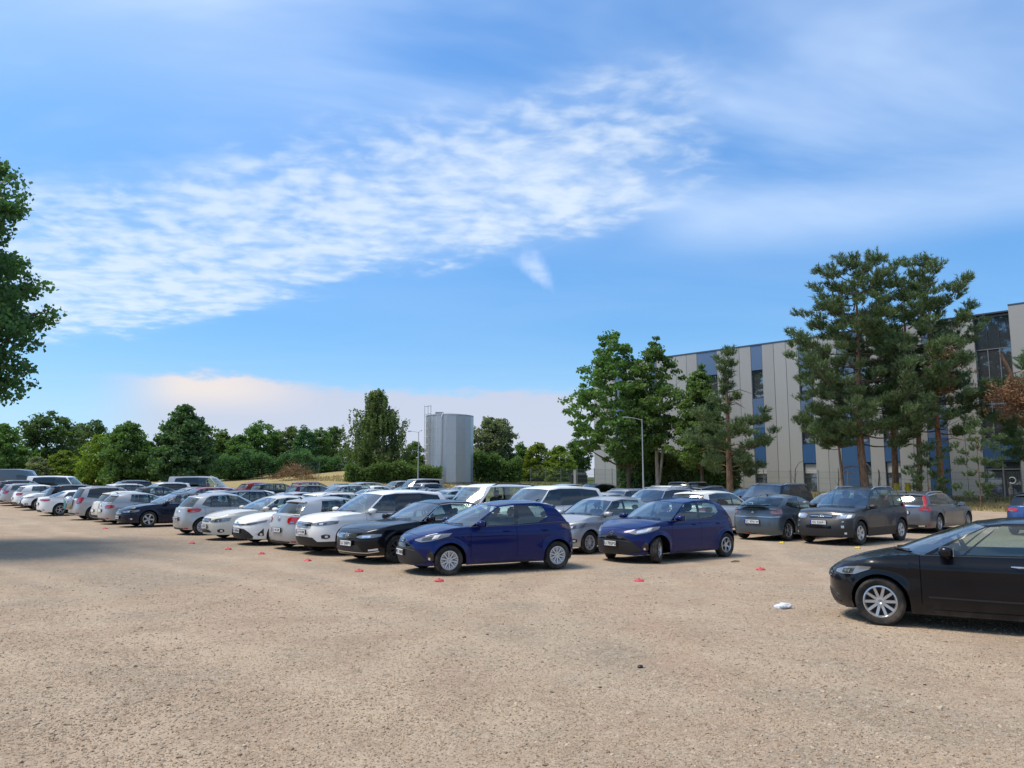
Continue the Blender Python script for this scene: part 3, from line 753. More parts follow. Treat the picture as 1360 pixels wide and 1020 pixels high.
def dry_grass():
    """straw-coloured blades at the edge of the lot and on the bank"""
    g = np.random.default_rng(13); n = 26000
    a = np.concatenate([g.uniform(51, 66, n), g.uniform(44, 70, n)]); u = np.concatenate([g.uniform(-8, 60, n), g.uniform(40, 100, n)])
    X = A_[0] * a + U_[0] * u; Y = A_[1] * a + U_[1] * u
    k = ~lot_keep(X, Y) & (Y < 100); X = X[k]; Y = Y[k]; n = len(X)
    Z = gz(X, Y) - .02
    h = g.uniform(.08, .30, n); an = g.uniform(0, 6.28, n); w = .035
    le = g.normal(size=(n, 2)) * .10
    V = np.stack([np.stack([X - w * np.cos(an), Y - w * np.sin(an), Z], 1), np.stack([X + w * np.cos(an), Y + w * np.sin(an), Z], 1), np.stack([X + le[:, 0], Y + le[:, 1], Z + h], 1)], 1).reshape(-1, 3)
    m = leaf_mat('straw', (0.16, 0.14, 0.05), (0.46, 0.37, 0.19), trans=.2)
    o = obj('dry_grass', fastmesh('dry_grass', V, np.arange(len(V)).reshape(-1, 3), m), kind='stuff')
    o['label'] = 'dry straw-coloured grass at the edge of the gravel lot'
dry_grass()

# ------------------------------------------------------------------ office building
def clad_fn(c):
    def fn(N, b):
        tc = N.node('ShaderNodeTexCoord'); oi = N.node('ShaderNodeObjectInfo')
        mp = N.node('ShaderNodeMapping'); N.l.new(tc.outputs['Object'], mp.inputs[0]); mp.inputs['Scale'].default_value = (1.2, 1.2, .12)
        n = N.noise(mp.outputs[0], 1.6, 4, 0.6)
        hs = N.node('ShaderNodeHueSaturation'); hs.inputs['Color'].default_value = (*c, 1)
        N.put(hs.inputs['Value'], N.add(N.add(.87, N.mul(oi.outputs['Random'], .12)), N.mul(n, .14))); N.l.new(hs.outputs[0], b.inputs['Base Color'])
    return fn
nmat('clad_grey', clad_fn((0.355, 0.355, 0.34)), .5, .4)
nmat('clad_blue', clad_fn((0.040, 0.105, 0.235)), .32, .5)
nmat('clad_pale_blue', clad_fn((0.105, 0.165, 0.275)), .3, .5)
mat('core', (0.05, 0.05, 0.052), .8)
mat('win_frame', (0.045, 0.048, 0.052), .4)
mat('win_frame_grey', (0.19, 0.20, 0.21), .4)
mat('win_glass', (0.20, 0.22, 0.24), .02, .75, spec=.9)
mat('win_glass_blue', (0.16, 0.20, 0.24), .03, .75, spec=.9)
mat('blind', (0.55, 0.53, 0.50), .8)
B0 = np.array((37.2, 58.6)); BASE = gzf(*B0) - .15
bld = obj('office_building', None, None, (B0[0], B0[1], BASE), (0, 0, R(135)), 'three-storey office block clad in grey and blue vertical panels behind the pines', 'building')
SB = .972
BH = 14.3
mb = MB(); mb.box(-34, 40.7 * SB, -18, -.29, -1.5, BH - .25); mb.box(-34, 40.7 * SB, -18.0, -.05, BH - .249, BH - .1)
obj('wall', mb.mesh('wall', MATS['core'], 30), bld)
PM = {}
def panel(s0, s1, z0, z1, m, proud=.0):
    k = (round(s1 - s0, 2), round(z1 - z0, 2), m)
    if k not in PM:
        b = MB(); w = (s1 - s0) / 2 - .014; b.box(-w, w, -.27, .0, .012, z1 - z0 - .012, 0, .008); PM[k] = b.mesh('facade_panel', MATS[m], 30)
    obj('facade_panel', PM[k], bld, ((s0 + s1) / 2, proud, z0))
WM = {}
def window(s0, s1, z0, z1, nx=1, nz=1, frame='win_frame', glass='win_glass', blind=0.0):
    w = (s1 - s0) / 2; h = z1 - z0; k = (round(w, 2), round(h, 2), nx, nz, frame, glass)
    if k not in WM:
        b = MB(); t = .06
        b.box(-w, -w + t, -.115, -.035, 0, h); b.box(w - t, w, -.115, -.035, 0, h); b.box(-w + t, w - t, -.112, -.038, 0, t); b.box(-w + t, w - t, -.112, -.038, h - t, h)
        for i in range(1, nx): x = -w + 2 * w * i / nx; b.box(x - t / 2, x + t / 2, -.11, -.04, t, h - t)
        for i in range(1, nz): z = h * i / nz; b.box(-w + t, w - t, -.108, -.042, z - t / 2, z + t / 2)
        p = MB(); p.box(-w + .01, w - .01, -.1, -.085, .01, h - .01)
        WM[k] = (b.mesh('window', MATS[frame], 30), p.mesh('pane', MATS[glass], 30))
    f = obj('window', WM[k][0], bld, ((s0 + s1) / 2, -.15, z0)); obj('pane', WM[k][1], f)
    if blind:
        b = MB(); b.box(-w + .07, w - .07, -.083, -.075, h - h * blind, h - .07); obj('blind', b.mesh('blind', MATS['blind'], 30), f)
def strip(s0, s1):            # grey cladding between two window columns, jointed into even widths
    n = max(1, round((s1 - s0) / 1.25))
    for i in range(n): panel(s0 + (s1 - s0) * i / n, s0 + (s1 - s0) * (i + 1) / n, 0, BH, 'clad_grey')
W3 = ((0, .45, 'k'), (.45, 3.0, 'w'), (3.0, 4.7, 'B'), (4.7, 7.2, 'w'), (7.2, 9.2, 'p'), (9.2, 11.9, 'w'), (11.9, BH, 'p'))
W2 = ((0, .45, 'k'), (.45, 3.0, 'w'), (3.0, 6.4, 'B'), (6.4, 9.2, 'p'), (9.2, 11.9, 'w'), (11.9, BH, 'p'))
WB = ((0, 4.8, 'B'), (4.8, 9.4, 'p'), (9.4, BH, 'p'))
def column(s0, s1, segs, nx=1):
    for z0, z1, k in segs:
        if k in 'BpK': panel(s0, s1, z0, z1, {'B': 'clad_blue', 'p': 'clad_pale_blue'}[k], -.02)
        elif k == 'k': panel(s0, s1, z0, z1, 'clad_grey', -.05)
        else: window(s0, s1, z0, z1, nx, 2 if z0 < 1 else 1, blind=.35 if z0 < 1 and rng.random() < .4 else 0)
edges = [40.7, 37.55, 36.4, 32.77, 31.9, 26.83, 24.51, 20.75, 19.59, 15.94, 14.74, 12.35, 10.9, 9.88, 8.69, 7.47, 5.18, 3.66, 1.24, -1.25]
edges = [e * SB for e in edges]
kinds = ['g', W3, 'g', W2, 'g', W3, 'g', W2, 'g', W3, 'g', WB, W3, 'g', W3, 'g', WB, 'g', 'D']
for i, k in enumerate(kinds):
    s1, s0 = edges[i], edges[i + 1]
    if k == 'g': strip(s0, s1)
    elif k == 'D':
        dm = MB(); w = (s1 - s0) / 2
        for x0, x1 in ((-w, -w + .09), (w - .09, w), (-.05, .05)): dm.box(x0, x1, -.115, -.03, 0, 2.95)
        dm.box(-w + .09, -.05, -.112, -.035, 2.25, 2.33); dm.box(.05, w - .09, -.112, -.035, 2.25, 2.33); dm.box(-w + .09, -.05, -.112, -.035, 2.87, 2.95); dm.box(.05, w - .09, -.112, -.035, 2.87, 2.95)
        dr = obj('door', dm.mesh('door', MATS['win_frame_grey'], 30), bld, ((s0 + s1) / 2, -.12, 0))
        pm = MB(); pm.box(-w + .02, w - .02, -.1, -.085, .02, 2.93); obj('pane', pm.mesh('pane', MATS['win_glass'], 30), dr)
        cmb = MB(); cmb.tube([(-.55 + .23 * math.cos(t), .02, 1.45 + .23 * math.sin(t)) for t in np.linspace(.7, 5.6, 22)], .035, 6)
        obj('letter_mark', cmb.mesh('letter_mark', mat('white_mark', (.8, .8, .8), .5), 40), dr)
        panel(s0, (s0 + s1) / 2, 2.96, 4.6, 'clad_blue', -.02); panel((s0 + s1) / 2, s1, 2.96, 4.6, 'clad_blue', -.02)
        window(s0, s1, 4.6, 7.3, 3, 1, 'win_frame_grey'); window(s0, s1, 7.3, 8.7, 3, 1, 'win_frame_grey', 'win_glass'); window(s0, s1, 8.7, 11.6, 3, 1, 'win_frame_grey'); window(s0, s1, 11.6, BH, 3, 1, 'win_frame', 'win_glass_blue')
    else: column(s0, s1, k)
x = edges[-1]; alt = 0
while x > -33:
    w = 4.6 if alt % 2 == 0 else 1.3
    if alt == 0:
        for i in range(4): panel(x - w + w * i / 4, x - w + w * (i + 1) / 4, 0, BH + .45, 'clad_grey', .03)
    elif alt % 2 == 0: strip(x - w, x)
    else: column(x - w, x, W3 if alt % 4 == 1 else W2)
    x -= w; alt += 1
mb = MB(); mb.box(edges[-1] + .02, 40.7 * SB + .02, -.3, .03, BH, BH + .12); mb.box(-33, edges[-1] - 4.62, -.3, .03, BH, BH + .12); mb.box(edges[-1] - 4.6, edges[-1], -.3, .05, BH + .451, BH + .56)
obj('parapet', mb.mesh('parapet', mat('cap_metal', (0.10, 0.115, 0.14), .4, .6), 30), bld)

# ------------------------------------------------------------------ metal tank with ladder
def tank_fn(N, b):
    tc = N.node('ShaderNodeTexCoord'); mp = N.node('ShaderNodeMapping'); N.l.new(tc.outputs['Object'], mp.inputs[0]); mp.inputs['Scale'].default_value = (1, 1, .2)
    n = N.noise(mp.outputs[0], 1.2, 4, .6)
    N.put(b.inputs['Base Color'], N.mix(n, (.40, .43, .45), (.60, .62, .64)))
nmat('tank_metal', tank_fn, .42, .5); MATS['tank_metal'].node_tree.nodes['Principled BSDF'].inputs['Metallic'].default_value = .55
mat('steel', (.45, .46, .47), .4, .8); mat('galv', (.36, .38, .39), .5, .6)
xt, yt = px_at(597, 96); zt = gzf(xt, yt); TH = ht(554, 96) - zt; TR = 2.95
tk = obj('metal_tank', None, None, (xt, yt, zt), (0, 0, R(9)), 'tall silvery sheet-metal tank with a ladder on its left side', 'tank')
nf = 16
for ring in range(5):
    z0 = TH * ring / 5; z1 = TH * (ring + 1) / 5
    if ring == 0:
        b = MB(); h = z1 - z0; w = TR * math.tan(math.pi / nf)
        b.box(-w + .004, w - .004, -.03, .0, .005, h - .005, 0, .006); pm_ = b.mesh('plate', MATS['tank_metal'], 30)
    for k in range(nf):
        a = 2 * math.pi * k / nf
        obj('plate', pm_, tk, (math.cos(a) * TR, math.sin(a) * TR, z0), (0, 0, a - math.pi / 2))
b = MB(); b.lathe([(.01, -1.0), (TR - .05, -1.0), (TR - .05, TH - .05), (TR + .06, TH - .02), (TR + .06, TH + .08), (TR * .9, TH + .16), (.01, TH + .5)], nf * 2, M=Matrix.Rotation(R(90), 4, 'X') @ Matrix.Scale(1, 4))
obj('roof', b.mesh('roof', MATS['galv'], 30), tk)
b = MB(); b.box(-1.9, -.9, -1.9, -1.4, TH + .1, TH + .42, 0, .03); obj('hatch', b.mesh('hatch', MATS['galv'], 30), tk)
b = MB()
aa = R(-145)
lx, ly = math.cos(aa) * (TR + .25), math.sin(aa) * (TR + .25); tx, ty = -math.sin(aa) * .28, math.cos(aa) * .28
for s in (-1, 1): b.tube([(lx + s * tx, ly + s * ty, .4), (lx + s * tx, ly + s * ty, TH + 1.2)], .035, 5)
z = .6
while z < TH: b.tube([(lx - tx, ly - ty, z), (lx + tx, ly + ty, z)], .022, 4); z += .32
obj('ladder', b.mesh('ladder', MATS['steel'], 40), tk)
b = MB(); ox, oy = math.cos(aa), math.sin(aa)
for zc_ in np.arange(2.6, TH + 1.2, .95):
    b.tube([(lx - tx * 1.2, ly - ty * 1.2, zc_), (lx - tx * 1.3 + ox * .5, ly - ty * 1.3 + oy * .5, zc_), (lx + ox * .72, ly + oy * .72, zc_), (lx + tx * 1.3 + ox * .5, ly + ty * 1.3 + oy * .5, zc_), (lx + tx * 1.2, ly + ty * 1.2, zc_)], .028, 4)
for q in (-1, 0, 1): b.tube([(lx + tx * 1.2 * q + ox * (.7 if q == 0 else .48), ly + ty * 1.2 * q + oy * (.7 if q == 0 else .48), 2.6), (lx + tx * 1.2 * q + ox * (.7 if q == 0 else .48), ly + ty * 1.2 * q + oy * (.7 if q == 0 else .48), TH + 1.2)], .024, 4)
obj('ladder_cage', b.mesh('ladder_cage', MATS['steel'], 40), tk)
b = MB(); a2 = R(-112); b.tube([(math.cos(a2) * (TR + .2), math.sin(a2) * (TR + .2), .2), (math.cos(a2) * (TR + .2), math.sin(a2) * (TR + .2), TH - .2), (math.cos(a2) * (TR - .3), math.sin(a2) * (TR - .3), TH + .2)], .08, 8); obj('pipe', b.mesh('pipe', MATS['steel'], 40), tk)

# ------------------------------------------------------------------ wire fence, lamps, small things by the fence
mat('fence_post', (.20, .225, .21), .5, .4); mat('fence_wire', (.16, .19, .175), .5, .5)
b = MB(); b.box(-.03, .03, -.03, .03, 0, 2.1, 0, .008); b.box(-.035, .035, -.035, .035, 2.1, 2.13); post_me = b.mesh('post', MATS['fence_post'], 30)
b = MB(); FW = 2.5
for i in range(25): x = .05 + i * .1; b.box(x - .004, x + .004, -.004, .004, .06, 1.98)
for z in (.08, .5, .95, 1.4, 1.92): b.box(.0, FW, .005, .013, z - .007, z + .007)
wire_me = b.mesh('wire_panel', MATS['fence_wire'], 0)
def fence(label, p0, p1):
    p0 = np.array(p0); p1 = np.array(p1); L = np.linalg.norm(p1 - p0); d = (p1 - p0) / L; n = int(L / FW); ang = math.atan2(d[1], d[0])
    f = obj('wire_fence', None, None, (p0[0], p0[1], 0), (0, 0, 0), label, 'fence')
    for i in range(n + 1):
        q = d * FW * i; z = gzf(*(p0 + q)); obj('post', post_me, f, (q[0], q[1], z - .05), (0, 0, ang))
        if i < n:
            z2 = gzf(*(p0 + q + d * FW)); obj('wire_panel', wire_me, f, (q[0], q[1], z), (0, -math.atan2(z2 - z, FW), ang))
fence('long green wire-mesh fence along the office building and the hedge', AU(62.0, -14), AU(62.0, 68))
fence('short piece of wire fence beside the weeping birch', px_at(400, 101), px_at(428, 101))
mat('lamp_grey', (.40, .41, .42), .4, .3); mat('lamp_glass', (.65, .66, .66), .2)
def street_lamp(label, px, d, top, arms):
    x, y = px_at(px, d); z = gzf(x, y); H = ht(top, d) - z
    l = obj('street_lamp', None, None, (x, y, z), (0, 0, 0), label, 'street lamp')
    b = MB(); b.tube([(0, 0, -.1), (0, 0, 1.2), (0, 0, H * .6), (0, 0, H)], [.075, .068, .046, .034], 8); b.box(-.16, .16, -.16, .16, -.02, .06); obj('pole', b.mesh('pole', MATS['lamp_grey'], 40), l)
    for dx_, dz_ in arms:
        b = MB(); b.tube([(0, 0, H - .08), (dx_ * .4, 0, H + dz_ * .6), (dx_ * .75, -.02, H + dz_)], .024, 6); a = obj('arm', b.mesh('arm', MATS['lamp_grey'], 40), l)
        b = MB(); s = 1 if dx_ > 0 else -1
        b.box(min(dx_ * .7, dx_), max(dx_ * .7, dx_), -.13, .13, H + dz_ - .03, H + dz_ + .06, 0, .02); obj('lamp_head', b.mesh('lamp_head', MATS['lamp_grey'], 40), a)
street_lamp('slim lamp post left of the metal tank', 556, 84, 574, ((-1.15, .05), (.35, .12)))
street_lamp('pale lamp post before the oak and the office building', 853, 60, 557, ((-1.5, .12),))
# white marker post and dark trailer by the fence
x_, y_ = px_at(763, 80); z_ = gzf(x_, y_)
o = obj('marker_post', None, None, (x_, y_, z_), (0, 0, 0), 'short white post in front of the wire fence left of the office building', 'post')
b = MB(); b.box(-.12, .12, -.12, .12, -.1, 2.0, 0, .02); obj('shaft', b.mesh('shaft', MATS['blind'], 30), o); b = MB(); b.box(-.14, .14, -.14, .14, 2.0, 2.06, 0, .015); obj('cap', b.mesh('cap', MATS['lamp_grey'], 30), o)
mat('black_plastic', (.016, .016, .017), .5); mat('yellow', (.62, .47, .02), .5)
x_, y_ = px_at(768, 90); z_ = gzf(x_, y_)
o = obj('waste_bin', None, None, (x_, y_, z_), (0, 0, R(10)), 'dark wheeled waste container behind the wire fence', 'bin')
b = MB(); b.box(-.9, .9, -.55, .55, .2, 1.15, 0, .05); b.box(-.95, .95, -.6, .6, 1.0, 1.15, 0, .03); obj('tub', b.mesh('tub', MATS['black_plastic'], 30), o)
b = MB(); b.lathe([(.01, -.57), (.25, -.56), (.5, -.5), (.58, 0), (.5, .5), (.25, .56), (.01, .57)], 14, M=Matrix.Translation((0, 0, 1.16)) @ Matrix.Rotation(R(90), 4, 'Z') @ Matrix.Scale(.55, 4, (0, 0, 1)) @ Matrix.Scale(1.6, 4, (0, 1, 0))); obj('lid', b.mesh('lid', MATS['black_plastic'], 40), o)
for sx in (-.7, .7):
    for sy in (-.45, .45): b = MB(); b.lathe([(.02, -.03), (.1, -.03), (.1, .03), (.02, .03)], 12, M=Matrix.Translation((sx, sy, .1))); obj('wheel', b.mesh('wheel', MATS['black_plastic'], 40), o)
for px, lb in ((1186, 'yellow recycling sack in its stand, left one under the pines'), (1201, 'yellow recycling sack in its stand, right one next to the dark trunk')):
    x_, y_ = px_at(px, 56.5); z_ = gzf(x_, y_)
    o = obj('recycling_sack', None, None, (x_, y_, z_), (0, 0, 0), lb, 'recycling sack')
    b = MB(); g_ = np.random.default_rng(px); prof = [(.16, 0), (.21, .15), (.19, .5), (.22, .8), (.18, 1.05), (.2, 1.15)]
    vs = []; fs = []; nn_ = 14
    for i, (r_, z1) in enumerate(prof):
        for k in range(nn_): a = 6.283 * k / nn_; q = r_ * (1 + g_.normal() * .09); vs.append((math.cos(a) * q, math.sin(a) * q, .1 + z1))
    for i in range(len(prof) - 1):
        for k in range(nn_): fs.append((i * nn_ + k, i * nn_ + (k + 1) % nn_, (i + 1) * nn_ + (k + 1) % nn_, (i + 1) * nn_ + k))
    fs.append(tuple(range(nn_ - 1, -1, -1))); b.add(vs, fs); obj('sack', b.mesh('sack', MATS['yellow'], 50), o)
    b = MB(); b.lathe([(.20, 1.25), (.235, 1.25), (.235, 1.3), (.20, 1.3)], 16, closed=True, M=Matrix.Rotation(R(90), 4, 'X') @ Matrix.Scale(1, 4)); b.tube([(0, .24, 0), (0, .24, 1.28)], .025, 6)
    obj('stand', b.mesh('stand', MATS['galv'], 40), o)
# bare curved saplings before the facade
for px, d, h, lb in ((1053, 59, 3.2, 'bare hooked sapling before the grey facade panels'), (1110, 57, 2.6, 'thin leaning stake by the slender pine'), (1163, 57, 2.4, 'dark thin stake between the great pines')):
    x_, y_ = px_at(px, d); z_ = gzf(x_, y_); o = obj('bare_sapling', None, None, (x_, y_, z_), (0, 0, 0), lb, 'sapling')
    b = MB(); hk = px == 1053
    b.tube([(0, 0, -.1), (-.02, 0, h * .45), (.06, 0, h * .8), (.35 if hk else .03, 0, h * .95), (.75 if hk else .02, 0, h)], [.045, .04, .03, .022, .012], 6); obj('stem', b.mesh('stem', MATS['bark'], 50), o)
    b = MB(); b.tube([(0, 0, h * .6), (.3, .1, h * .78)], [.015, .006], 5); b.tube([(0, 0, h * .5), (-.25, .1, h * .66)], [.015, .006], 5); obj('twig', b.mesh('twig', MATS['bark'], 50), o)
# ------------------------------------------------------------------ cars: materials
def paint(name, c, metal=0.25, rough=0.32):
    if name in MATS: return MATS[name]
    m = mat(name, c, rough, metal, 1.0, .12)
    N = NT(m.node_tree); b = m.node_tree.nodes['Principled BSDF']
    tc = N.node('ShaderNodeTexCoord'); sp = N.node('ShaderNodeSeparateXYZ'); N.l.new(tc.outputs['Object'], sp.inputs[0])
    n = N.noise(tc.outputs['Object'], 3.5, 5, .65)
    dust = N.mul(N.add(N.step(sp.outputs[2], .15, .42, .15, .0), .003), N.step(n, .35, .75, .25, 1.0))
    b.inputs['Coat IOR'].default_value = 1.38; b.inputs['Coat Roughness'].default_value = .05
    N.put(b.inputs['Base Color'], N.mix(dust, c, (.27, .215, .16)))
    N.put(b.inputs['Coat Weight'], N.m('SUBTRACT', .75, dust)); N.put(b.inputs['Roughness'], N.add(rough, N.mul(dust, .5)))
    return m
PAINT = {
    'blue': paint('paint_blue', (.002, .009, .085), .15, .3), 'black': paint('paint_black', (.003, .0035, .006), .0, .3), 'darkblue': paint('paint_darkblue', (.005, .010, .030), .15, .3),
    'white': paint('paint_white', (.80, .80, .78), 0, .4), 'ivory': paint('paint_ivory', (.62, .60, .53), .1, .4), 'silver': paint('paint_silver', (.43, .435, .44), .45, .36),
    'grey': paint('paint_grey', (.155, .16, .165), .5, .34), 'darkgrey': paint('paint_darkgrey', (.048, .052, .058), .45, .34), 'bluegrey': paint('paint_bluegrey', (.10, .125, .145), .5, .34),
    'red': paint('paint_red', (.22, .012, .018), .2, .34), 'maroon': paint('paint_maroon', (.075, .009, .016), .3, .34), 'midblue': paint('paint_midblue', (.05, .095, .24), .4, .34), 'beige': paint('paint_beige', (.33, .29, .22), .4, .36),
}
TRIM = mat('trim_black', (.016, .016, .017), .55); GLOSS = mat('gloss_black', (.006, .006, .007), .12, 0, .6)
CABIN = mat('cabin_dark', (.018, .018, .020), .8); SEAT = mat('seat_cloth', (.035, .035, .038), .9); SEATL = mat('seat_grey', (.14, .14, .145), .9)
CHROME = mat('chrome', (.62, .63, .64), .16, .95); ALLOY = mat('alloy', (.50, .51, .52), .3, .75); ALLOYD = mat('alloy_dark', (.055, .056, .06), .35, .6); HUBCAP = mat('hubcap', (.52, .53, .54), .4, .35)
RIMDARK = mat('rim_dark', (.012, .012, .013), .7)
def tyre_fn(N, b):
    tc = N.node('ShaderNodeTexCoord'); n = N.noise(tc.outputs['Object'], 6, 4, .6)
    N.put(b.inputs['Base Color'], N.mix(N.step(n, .35, .75), (.018, .018, .018), (.075, .064, .052)))
TYRE = nmat('tyre', tyre_fn, .85, .25)
LAMP = mat('headlight_lens', (.20, .215, .23), .14, .25, .8); LAMPD = mat('lamp_dark', (.05, .052, .058), .15, .3, 1.0); LAMPB = mat('lamp_reflector', (.78, .80, .82), .08, .9)
RED = mat('tail_red', (.34, .008, .012), .18, 0, 1.0); REDD = mat('tail_dark', (.06, .004, .006), .15, 0, 1.0); WHITEL = mat('lamp_white', (.74, .74, .74), .2, 0, .6); ORANGE = mat('lamp_orange', (.55, .16, .02), .25, 0, .6)
PLATE = mat('plate_white', (.72, .72, .70), .45); PLATEB = mat('plate_blue', (.02, .05, .30), .45); PLATET = mat('plate_text', (.012, .012, .012), .6); MIRG = mat('mirror_glass', (.55, .6, .63), .03, 1.0)
TEAL = mat('teal', (.02, .17, .20), .5); LINER = mat('wheel_liner', (.006, .006, .006), .95, spec=.05)
def glass_mat(name, tint, refl=1.0, film=.09):
    m = bpy.data.materials.new(name); m.use_nodes = True; N = NT(m.node_tree); N.n.clear()
    t = N.node('ShaderNodeBsdfTransparent'); t.inputs[0].default_value = (*tint, 1)
    g = N.node('ShaderNodeBsdfGlossy'); g.inputs['Roughness'].default_value = .11; g.inputs[0].default_value = (1, 1, 1, 1)
    ge = N.node('ShaderNodeNewGeometry'); dt = N.node('ShaderNodeVectorMath', operation='DOT_PRODUCT'); N.l.new(ge.outputs['Normal'], dt.inputs[0]); N.l.new(ge.outputs['Incoming'], dt.inputs[1])
    c = N.m('ABSOLUTE', dt.outputs['Value'])
    f = N.m('MINIMUM', N.add(N.mul(N.m('POWER', N.sub(1.0, c), 4.2), .9 * refl), film), 1.0)
    mx = N.node('ShaderNodeMixShader'); N.l.new(f, mx.inputs[0]); N.l.new(t.outputs[0], mx.inputs[1]); N.l.new(g.outputs[0], mx.inputs[2])
    o = N.node('ShaderNodeOutputMaterial'); N.l.new(mx.outputs[0], o.inputs[0]); MATS[name] = m; return m
GLASS = glass_mat('window_glass', (.62, .74, .70)); GLASSW = glass_mat('windscreen_glass', (.66, .75, .72), 1.0, .22); GLASSD = glass_mat('privacy_glass', (.05, .055, .06), 1.0, .07)

def hermite(pts):
    P = sorted(pts); x = np.array([p[0] for p in P], float); y = np.array([p[1] for p in P], float)
    d = np.diff(y) / np.maximum(np.diff(x), 1e-6); s = np.zeros(len(x)); s[0] = d[0]; s[-1] = d[-1]
    for i in range(1, len(x) - 1): s[i] = 0 if d[i - 1] * d[i] <= 0 else 2 * d[i - 1] * d[i] / (d[i - 1] + d[i])
    def f(q):
        q = np.clip(np.asarray(q, float), x[0], x[-1]); i = np.clip(np.searchsorted(x, q) - 1, 0, len(x) - 2)
        h = x[i + 1] - x[i]; t = (q - x[i]) / h
        return (2 * t**3 - 3 * t**2 + 1) * y[i] + (t**3 - 2 * t**2 + t) * h * s[i] + (-2 * t**3 + 3 * t**2) * y[i + 1] + (t**3 - t**2) * h * s[i + 1]
    return f

# ------------------------------------------------------------------ wheels
WHEELS = {}
def wheel_meshes(R_, width, style, rimfrac):
    k = (R_, width, style, rimfrac)
    if k in WHEELS: return WHEELS[k]
    w = width / 2; rr = R_ * rimfrac
    t = MB(); t.lathe([(rr, -w * .82), (rr + .02, -w * .95), (R_ * .90, -w), (R_ * .97, -w * .86), (R_, -w * .6), (R_, -w * .28), (R_ - .008, -w * .26), (R_ - .008, -w * .2), (R_, -w * .18), (R_, w * .18), (R_ - .008, w * .2), (R_ - .008, w * .26), (R_, w * .28), (R_, w * .6), (R_ * .97, w * .86), (R_ * .90, w), (rr + .02, w * .95), (rr, w * .82)], 40)
    tm = t.mesh('tyre', TYRE, 40)
    n, kind, m = style
    b = MB(); yo = w * .80                                            # the wheel's outer side is +y
    b.lathe([(rr, -w * .5), (rr - .005, yo), (rr - .022, yo + .006), (rr - .034, yo - .012), (rr - .04, -w * .5)], 40, 0)
    b.lathe([(.0, yo - .035), (.03, yo - .01), (.055, yo - .012), (.062, yo - .05), (.0, yo - .07)], 20, 0)
    def spoke(a0, wi, wo, r0=.05, r1=rr - .02, tw=0.0):
        c, s = math.cos(a0), math.sin(a0); vs = []
        for r, hw, y1 in ((r0, wi, yo - .018), ((r0 + r1) / 2, (wi + wo) / 2, yo - .012), (r1, wo, yo - .002)):
            off = tw * (r - r0)
            for q, yy in ((-hw, y1 - .03), (-hw * .75, y1), (hw * .75, y1), (hw, y1 - .03)):
                x, z = r, q + off; vs.append((x * c - z * s, yy, x * s + z * c))
        b.add(vs, [(0, 1, 5, 4), (1, 2, 6, 5), (2, 3, 7, 6), (4, 5, 9, 8), (5, 6, 10, 9), (6, 7, 11, 10)], 0)
    for i in range(n):
        a = 2 * math.pi * i / n + .31
        if kind == 'single': spoke(a, .024, .022)
        elif kind == 'wide': spoke(a, .035, .05)
        elif kind == 'pair': spoke(a - .09, .013, .012, tw=-.32); spoke(a + .09, .013, .012, tw=.32)
        elif kind == 'cover': spoke(a, .018, .026); spoke(a + math.pi / n, .008, .017, .12)
        elif kind == 'y': spoke(a, .02, .018, .04, rr * .6); spoke(a - .02, .012, .014, rr * .5, tw=-.5); spoke(a + .02, .012, .014, rr * .5, tw=.5)
    rm = b.mesh('rim', m, 40)
    d = MB(); d.lathe([(rr - .02, yo - .05), (rr * .45, yo - .07), (.0, yo - .07)], 24); dm = d.mesh('brake_disc', RIMDARK, 40)
    WHEELS[k] = (tm, rm, dm); return WHEELS[k]

